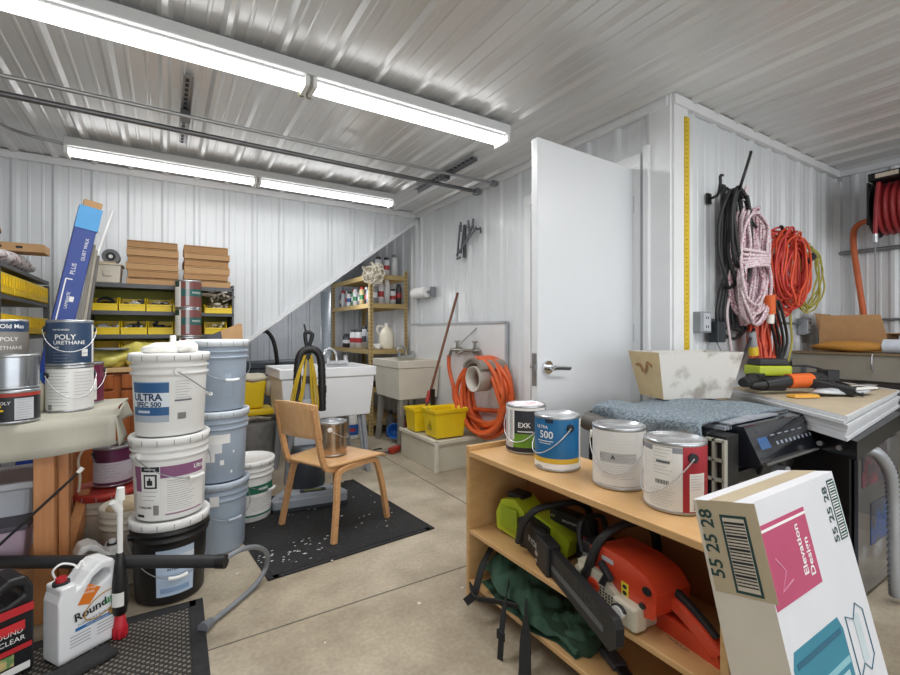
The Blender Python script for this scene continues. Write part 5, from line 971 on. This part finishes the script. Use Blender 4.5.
t=thing('angle_grinder','black power tool with looped cord lying right of the orange drill','tool',(2.86,1.05,zt+.03),R(-25)); m=MB(BK); m.cyl((-.1,0,.02),(.12,0,.02),.03,.034,n=18); m.box((.14,0,.03),(.07,.07,.07)); m.build('body',t,bevel=.004); MB(BK).sweep([(.05+.12*math.cos(R(a)),.03+.06*math.sin(R(a)),.05+.03*math.sin(R(a))) for a in range(0,360,15)],.006,closed=True).build('power_cord',t)
t=thing('sanding_block','orange wedge lying on the boards near the drill','wedge',(2.44,.90,zt),R(-25)); MB(mat('d9a03c')).box((0,0,.008),(.13,.06,.014),top=(.9,.7)).build('wedge_body',t,bevel=.004)
t=thing('parts_bag','clear plastic bag of small parts with a printed card on the boards','bag',(2.70,.83,zt),R(-15)); m=MB(mat('c9ccd0',rough=.15,var=.1,coat=1.)); m.blob((0,.02,.018),(.17,.07,.02),.3,8); m.build('bag_film',t); m=MB(LPAP); m.box((.06,-.01,.034),(.16,.08,.008)); m.use(INK)
for k in range(6): m.box((.02+.016*k,-.01,.0385),(.008,.03,.001))
m.build('card',t)
for i in range(3):
    t=thing('paper_pad',('lowest','middle','topmost')[i]+' white carton panel in the small pile on the boards','carton',(3.02,1.13,zt+.016*i),R(-14+5*i)); MB(WHITE).box((0,0,.0075),(.26-.02*i,.16,.014)).build('sheet',t,bevel=.002)
t=thing('plastic_wrap','crumpled clear wrap lying across the boards near the pile of white cartons','wrap',(2.98,.88,zt)); m=MB(mat('dde0e3',rough=.15,var=.05,coat=1.)); m.blob((0,0,.01),(.22,.07,.012),.4,15); m.build('film',t)
t=thing('board_sheet','tan board lying under the drills beside the trough','board',(2.50,1.25,.745),R(8)); MB(TB).box((0,0,.006),(.30,.14,.02)).build('sheet',t)
# ---------------------------------------------------------------- cabinet on the right wall
MC=mat('9b978c',rough=.4,metal=.35,var=.15,scale=3)
t=thing('steel_cabinet','greenish grey steel bench cabinet along the far right wall','cabinet',(0,0,0)); cx0=3.62
m=MB(MC); m.box(((cx0+4.55)/2,.60,.90),(4.55-cx0,1.60,.16)); m.box(((cx0+4.55)/2+.02,.60,.41),(4.55-cx0-.04,1.58,.82)); m.build('carcass',t,bevel=.006)
m=MB(mat('7b6a50',rough=.7,var=.1)); m.box(((cx0+4.55)/2,.60,.985),(4.55-cx0+.03,1.62,.012)); m.build('worktop',t)
m=MB(mat('2b2523',rough=.6)); m.box((cx0-.004,.56,.80),(.012,1.3,.028)); m.build('slot',t)
m=MB(mat('6a6f72',rough=.4,metal=.5)); m.box((cx0-.008,.70,.70),(.02,.9,.14)); m.box((cx0-.006,1.33,.84),(.02,.03,.12)); m.build('drawer_front',t,bevel=.004)
for y in (.98,.84):
    MB(STEEL).sweep(smoothpath([(cx0-.01,y,.985),(cx0-.025,y,.96),(cx0-.025,y,.92),(cx0-.01,y,.90),(cx0-.03,y-.01,.885)],4),.005).build('hook',t)
z=.992
t=thing('carton','open brown cardboard box with raised flaps on the steel cabinet','carton',(4.12,1.19,z),R(6)); m=MB(CARD2)
W2,D2,H2=.44,.34,.12
m.box((0,0,.002),(W2,D2,.004)); m.box((-W2/2,0,H2/2),(.004,D2,H2)); m.box((W2/2,0,H2/2),(.004,D2,H2)); m.box((0,-D2/2,H2/2),(W2,.004,H2)); m.box((0,D2/2,H2/2),(W2,.004,H2)); m.build('box_body',t)
m=MB(CARD); m.quad((-W2/2,-D2/2,H2),(-W2/2,D2/2,H2),(-W2/2-.04,D2/2-.02,H2+.12),(-W2/2-.04,-D2/2+.02,H2+.12)); m.build('flap',t,solid=.004); m=MB(CARD); m.quad((-W2/2,-D2/2,H2),(W2/2,-D2/2,H2),(W2/2+.1,-D2/2-.16,H2-.05),(-W2/2+.06,-D2/2-.15,H2+.0)); m.build('flap',t,solid=.004)
m=MB(CARD2); m.quad((-W2/2,D2/2,H2),(W2/2,D2/2,H2),(W2/2-.02,D2/2+.03,H2+.14),(-W2/2+.02,D2/2+.03,H2+.14)); m.build('flap',t,solid=.004)
t=thing('padded_envelope','tan padded envelope in front of the open brown box','envelope',(3.72,1.12,z)); m=MB(mat('c08a3e',rough=.7,var=.08)); m.blob((0,0,.035),(.07,.20,.035),.25,5); m.build('envelope_body',t)
t=thing('foam_roll','long pale blue-white roll lying on the edge of the steel cabinet','roll'); MB(mat('cdd6e2',rough=.6,var=.08,scale=30)).cyl((3.70,.95,z+.042),(3.66,-.1,z+.042),.042,n=20).build('roll_body',t); MB(LPAP).cyl((3.701,.951,z+.042),(3.70,.95,z+.042),.02).build('roll_core',t)
bagf('rag_pile','dark rumpled pieces lying behind the pale roll on the steel cabinet','rags',(3.95,.82,z+.05),(.12,.14,.05),mat('4a4038',rough=.8,c2='8a5a44',thr=.5,scale=9),14,.5)
# shelves seen past the hose at right edge
# ---------------------------------------------------------------- partition wall goods
WY=YC-.03
t=thing('spirit_level','long yellow ruler hung upright beside the white corner','ruler'); m=MB(mat('d9b92b',rough=.45,var=.05)); m.box((2.452,WY,1.63),(.042,.014,1.36)); m.build('rule_body',t,bevel=.002); m=MB(INK)
for i in range(54): m.box((2.440 if i%2 else 2.442,WY-.0075,.98+i*.025),(.010 if i%2 else .016,.001,.003))
m.build('graduations',t)
def hookobj(label,pts,r=.008):
    t=thing('wall_hook',label,'hook'); MB(BK).sweep(smoothpath(pts,5),r).build('hook_body',t); MB(BK).box(Vector(pts[0])+Vector((0,.012,0)),(.04,.012,.06)).build('mount_plate',t)
hookobj('black wall hook with long upturned arm holding the black cables',[(2.86,WY,1.98),(2.80,WY-.1,1.94),(2.745,WY-.15,1.97),(2.765,WY-.18,2.10),(2.755,WY-.19,2.12)])
hookobj('short black wall hook left of the black cables',[(2.70,WY,1.90),(2.66,WY-.06,1.90),(2.63,WY-.09,1.95),(2.63,WY-.09,1.99),(2.655,WY-.09,2.0)])
hookobj('small black wall hook holding the orange cords',[(3.44,WY,1.70),(3.42,WY-.06,1.69),(3.40,WY-.09,1.73),(3.36,WY-.10,1.79),(3.33,WY-.10,1.795)])
def coil(name,label,cat,cx,zt_,zb_,hw,n,r,cols,seed,yo=.05,jit=.03,waist=None,dep=.05,pj=.012):
    rr=random.Random(seed); t=thing(name,label,cat); 
    for ci,c in enumerate(cols):
        P6=[]
        for k in range(n):
            w=hw*rr.uniform(.35,1); zb=zb_+rr.uniform(0,.22)*(zt_-zb_); cxx=cx+rr.uniform(-jit,jit); zz=zt_+rr.uniform(-.03,.03); ph=rr.uniform(-.2,.2); yy=WY-yo-rr.uniform(0,dep)
            for j in range(10):
                a=R(90+36*j); f=1.
                z=(zz+zb)/2+(zz-zb)/2*math.sin(a)
                if waist: f=1-.55*math.exp(-((z-waist)/.07)**2)
                P6.append((cxx+w*f*math.cos(a)+ph*(.1+6*(pj-.012))*math.sin(a)+rr.uniform(-1,1)*(pj-.012),min(yy+rr.uniform(-.012,.012),WY-r),z+rr.uniform(-pj,pj)))
        MB(c).sweep(smoothpath(P6,4),r,n=6).build('coil',t)
    return t
t=coil('cable_coil','black rubber cable coil hanging on the leftmost wall hook','cable',2.79,1.96,1.36,.14,7,.011,[BK],3,dep=.08)
m=MB(BK)
for k in range(5): m.sweep(smoothpath([(2.75+.02*k,WY-.05,1.92),(2.76+.012*k,WY-.06,1.6),(2.74+.03*k,WY-.05,1.35),(2.70+.05*k,WY-.05,1.20-.015*k),(2.80+.05*k,WY-.05,1.14),(2.92,WY-.05,1.22),(2.88,WY-.05,1.4)],5),.010,n=8)
m.sweep(smoothpath([(2.82,WY-.05,1.55),(2.72,WY-.05,1.38),(2.67,WY-.05,1.22),(2.72,WY-.05,1.12),(2.87,WY-.05,1.08),(3.0,WY-.05,1.14)],5),.010,n=8); m.build('hanging_loops',t)
m=MB(BK); m.sweep(smoothpath([(2.82,WY-.1,1.93),(2.86,WY-.12,1.86),(2.92,WY-.12,1.77),(2.97,WY-.12,1.74)],5),.009,n=8); m.build('cable_end',t)
PKW=mat('e2d8d6',rough=.7,var=.03); PK=mat('c06a80',rough=.7)
def stripedcoil():
    t=coil('rope_coil','pink and white rope bundle hung beside the black cables','rope',2.93,1.83,1.16,.21,12,.0085,[mat('e4d6da',rough=.7,c2='b98a99',thr=.55,scale=120),mat('dccfd3',rough=.7,c2='a9707f',thr=.5,scale=110)],11,yo=.06,waist=1.56,dep=.09)
    m=MB(mat('e4d6da',rough=.7,c2='b98a99',thr=.55,scale=120))
    for k in range(6):
        m.sweep([(2.94+.15*math.cos(R(a)),WY-.10+.075*math.sin(R(a)),1.60-.022*k+.02*math.sin(R(a+30*k))) for a in range(0,360,20)],.010,n=6,closed=True)
    m.sweep(smoothpath([(2.84,WY-.11,1.88),(2.86,WY-.12,1.96),(2.89,WY-.1,1.9),(2.93,WY-.1,1.8)],5),.010,n=6)
    m.build('wrapping',t)
    m=MB(mat('d6c5c8',rough=.7)); m.sweep(smoothpath([(2.84,WY-.06,1.4),(2.76,WY-.06,1.25),(2.79,WY-.06,1.08),(2.82,WY-.06,.98),(2.88,WY-.06,.93)],5),.009,n=6); m.build('rope_end',t)
stripedcoil()
OC=mat('dd5733',rough=.5,var=.08); OC2=mat('c9413c',rough=.5)
t=coil('extension_cord','tangled orange extension cords on the small wall hook','cord',3.42,1.75,1.24,.24,14,.0065,[OC,OC2],23,yo=.05,jit=.09,dep=.11,pj=.034)
m=MB(OC2)
for k in range(5): m.sweep([(3.50+.30*(1-.12*k)*math.cos(R(a)),WY-.08-.01*k,1.47+.02*k+.20*(1-.1*k)*math.sin(R(a))) for a in range(0,360,15)],.006,n=6,closed=True)
m.build('loose_loops',t)
coil('extension_cord','lower bundle of orange cords hanging down to the boards','cord',3.17,1.25,.86,.12,9,.008,[OC,mat('cf5a44',rough=.5)],31,yo=.05,jit=.07,pj=.025)
m=MB(BK); 
for k in range(4): m.sweep(smoothpath([(3.14+.04*k,WY-.1,1.45-.03*k),(3.12+.06*k,WY-.12,1.25),(3.22+.05*k,WY-.12,1.05),(3.28,WY-.1,.88),(3.25,WY-.08,.8)],5),.009,n=6)
m.sweep(smoothpath([(2.99,WY-.1,1.14),(2.90,WY-.1,1.02),(2.84,WY-.1,.96)],5),.008,n=6)
tag(m.build('black_cord'),'black cord hanging down among the orange cords','cord')
YG=mat('b3a94a',rough=.5,var=.1); t=coil('extension_cord','thin olive yellow cord loops at the right of the orange cords','cord',3.86,1.70,1.22,.27,6,.0055,[YG],41,yo=.04,jit=.05,pj=.03)
m=MB(YG); m.sweep(smoothpath([(3.66,WY-.05,1.4),(3.60,WY-.05,1.25),(3.62,WY-.05,1.05),(3.55,WY-.05,.9)],5),.007,n=6); m.build('cord_end',t); MB(BK).cyl((3.70,WY-.10,1.60),(3.76,WY-.12,1.64),.025,n=12).build('plug',t)
t=thing('plug','orange cord connector hanging below the pink rope','connector'); MB(mat('e0672e')).cyl((3.06,WY-.15,1.34),(3.08,WY-.15,1.23),.032,.026,n=14).build('connector_body',t); MB(mat('e9e4dc')).cyl((3.075,WY-.15,1.17),(3.08,WY-.15,1.23),.02).build('prong_end',t)
t=thing('plug','yellow and grey cord plug hanging near the wall socket','connector'); MB(mat('9c9ea3')).cyl((2.96,WY-.10,1.12),(2.98,WY-.10,1.03),.022,n=14).build('connector_body',t); MB(mat('e0bf2e')).cyl((2.98,WY-.10,1.03),(2.985,WY-.10,.98),.026,n=14).build('prong_end',t)
def outlet(label,x,z): 
    t=thing('outlet_box',label,'outlet',(x,WY-.01,z)); MB(mat('8f959c',rough=.5)).box((0,0,0),(.11,.05,.12)).build('box_body',t,bevel=.006); m=MB(mat('b9bec4')); m.box((0,-.027,.0),(.07,.006,.10)); m.build('cover',t,bevel=.002); m=MB(INK)
    for dz in (-.025,.025):
        m.box((-.01,-.031,dz),(.005,.002,.014)); m.box((.01,-.031,dz),(.005,.002,.014))
    m.build('slots',t)
outlet('grey outlet box on the partition wall left of the cords',2.59,1.175); outlet('grey outlet box on the partition wall right of the cords',3.93,1.16)
t=thing('power_adapter','black power adapter plugged in beside the left outlet box','adapter',(2.71,WY-.03,1.12)); MB(mat('2c3238',rough=.4)).box((0,0,0),(.09,.06,.12)).build('adapter_body',t,bevel=.008); MB(GREY).sweep(smoothpath([(0,0,-.06),(.03,-.01,-.12),(.05,-.02,-.2)],5),.004).build('wire',t)
pipe('conduit','thin grey conduit joining the outlet boxes on the partition wall','pipe',[(2.69,WY,1.19),(3.96,WY,1.18)],.009,GALV)
# right wall
pipe('air_pipe','grey steel air pipe running along the right wall below the reel','pipe',[(XR-.04,1.44,1.745),(XR-.04,-.6,1.745)],.016,GALV)
pipe('conduit','thin conduit low on the right wall above the steel cabinet','pipe',[(XR-.035,1.44,1.215),(XR-.035,-.6,1.215)],.010,GALV)
t=thing('hose_reel','red hose reel in a black bracket high on the right wall','hose reel'); rx,rz_=XR-.23,2.0
m=MB(mat('9c2f34',rough=.45,var=.06))
for k in range(6):
    y=1.135-k*.038; m.lathe([(.165,0),(.183,-.009),(.19,-.019),(.183,-.029),(.165,-.038)],32,Matrix.Translation((rx,y,rz_))@Matrix.Rotation(R(-90),4,'X')@Matrix.Diagonal((1,1,1,1)))
m.build('wound_hose',t)
m=MB(BK); m.cyl((rx,1.165,rz_),(rx,1.155,rz_),.20,n=32); m.cyl((rx,.895,rz_),(rx,.88,rz_),.215,n=32); m.cyl((rx,.88,rz_),(rx,.86,rz_),.06); m.build('reel_flange',t)
m=MB(mat('1b1c1e')); m.box((rx-.12,1.05,rz_+.20),(.16,.22,.05)); m.box((XR-.05,1.01,rz_),(.05,.26,.3)); m.box((rx,1.175,rz_+.03),(.30,.012,.30)); m.use(mat('d9cdbb')); m.box((rx-.205,1.06,rz_+.20),(.006,.12,.03)); m.build('bracket',t,bevel=.004)
m=MB(mat('9c2f34')); m.sweep(smoothpath([(rx-.17,1.11,rz_+.16),(rx-.20,1.115,rz_+.0),(rx-.20,1.12,rz_-.2)],5),.013,n=10); m.use(STEEL); m.cyl((rx-.20,1.12,rz_-.2),(rx-.20,1.12,rz_-.26),.018); m.build('hose_end',t)
pipe('wire','thin grey line hanging from the reel end','cord',[(rx-.20,1.12,rz_-.26),(rx-.19,1.12,1.06)],.004,GREY)
t=thing('air_hose','orange rubber air hose drooping down the right wall beside the reel','hose'); MB(mat('d06a3c',rough=.5)).sweep(smoothpath([(XR-.14,1.16,1.93),(XR-.10,1.26,1.96),(XR-.09,1.33,1.92),(XR-.08,1.34,1.78),(XR-.08,1.31,1.5),(XR-.08,1.28,1.25),(XR-.08,1.27,1.14)],7),.020,n=12).build('hose_tube',t)
# ================================================================ LIGHT & CAMERA
w=bpy.data.worlds.new('world'); bpy.context.scene.world=w; w.use_nodes=True
w.node_tree.nodes['Background'].inputs[0].default_value=(.93,.96,1,1); w.node_tree.nodes['Background'].inputs[1].default_value=1.45
def area(loc,sx,sy,e,rot,col=(1,1,1)):
    l=bpy.data.lights.new('area_light','AREA'); l.shape='RECTANGLE'; l.size=sx; l.size_y=sy; l.energy=e; l.color=col
    o=bpy.data.objects.new('area_light',l); COL.objects.link(o); o.location=loc; o.rotation_euler=rot; return o
area((.6,2.25,2.27),2.3,.12,22,(0,0,0)); area((.6,3.9,2.27),2.3,.12,4.5,(0,0,0))
area((2.2,.2,2.3),2.4,.3,18,(0,0,0)); area((.5,.3,2.3),2.4,.3,12,(0,0,0))  # two added fill lights under the ceiling, no fixtures there
l=bpy.data.lights.new('nook_fill_light','POINT'); l.energy=4.5; l.shadow_soft_size=.12; o=bpy.data.objects.new('nook_fill_light',l); COL.objects.link(o); o.location=(1.62,4.80,1.52)  # added fill to brighten the nook, no bulb under the stairs
l=bpy.data.lights.new('nook_fill_light','POINT'); l.energy=3.5; l.shadow_soft_size=.12; o=bpy.data.objects.new('nook_fill_light',l); COL.objects.link(o); o.location=(1.2,5.3,1.3)  # second added fill, deeper in the nook, also without a bulb
area((1.2,-4.2,1.3),6,2.2,30,(R(90),0,0),(.95,.98,1))  # added unseen panel of light at the open rear, for garage-door daylight
cam=bpy.data.cameras.new('camera'); co=bpy.data.objects.new('camera',cam); COL.objects.link(co)
cam.sensor_width=36; cam.lens=456/900*36; cam.shift_y=-5.5/900; cam.clip_start=.02
co.location=(0,0,1.12); co.rotation_euler=(R(90),0,R(-32)); bpy.context.scene.camera=co
sc=bpy.context.scene; sc.view_settings.view_transform='Standard'; sc.view_settings.look='None'; sc.view_settings.exposure=.33; sc.view_settings.gamma=1.
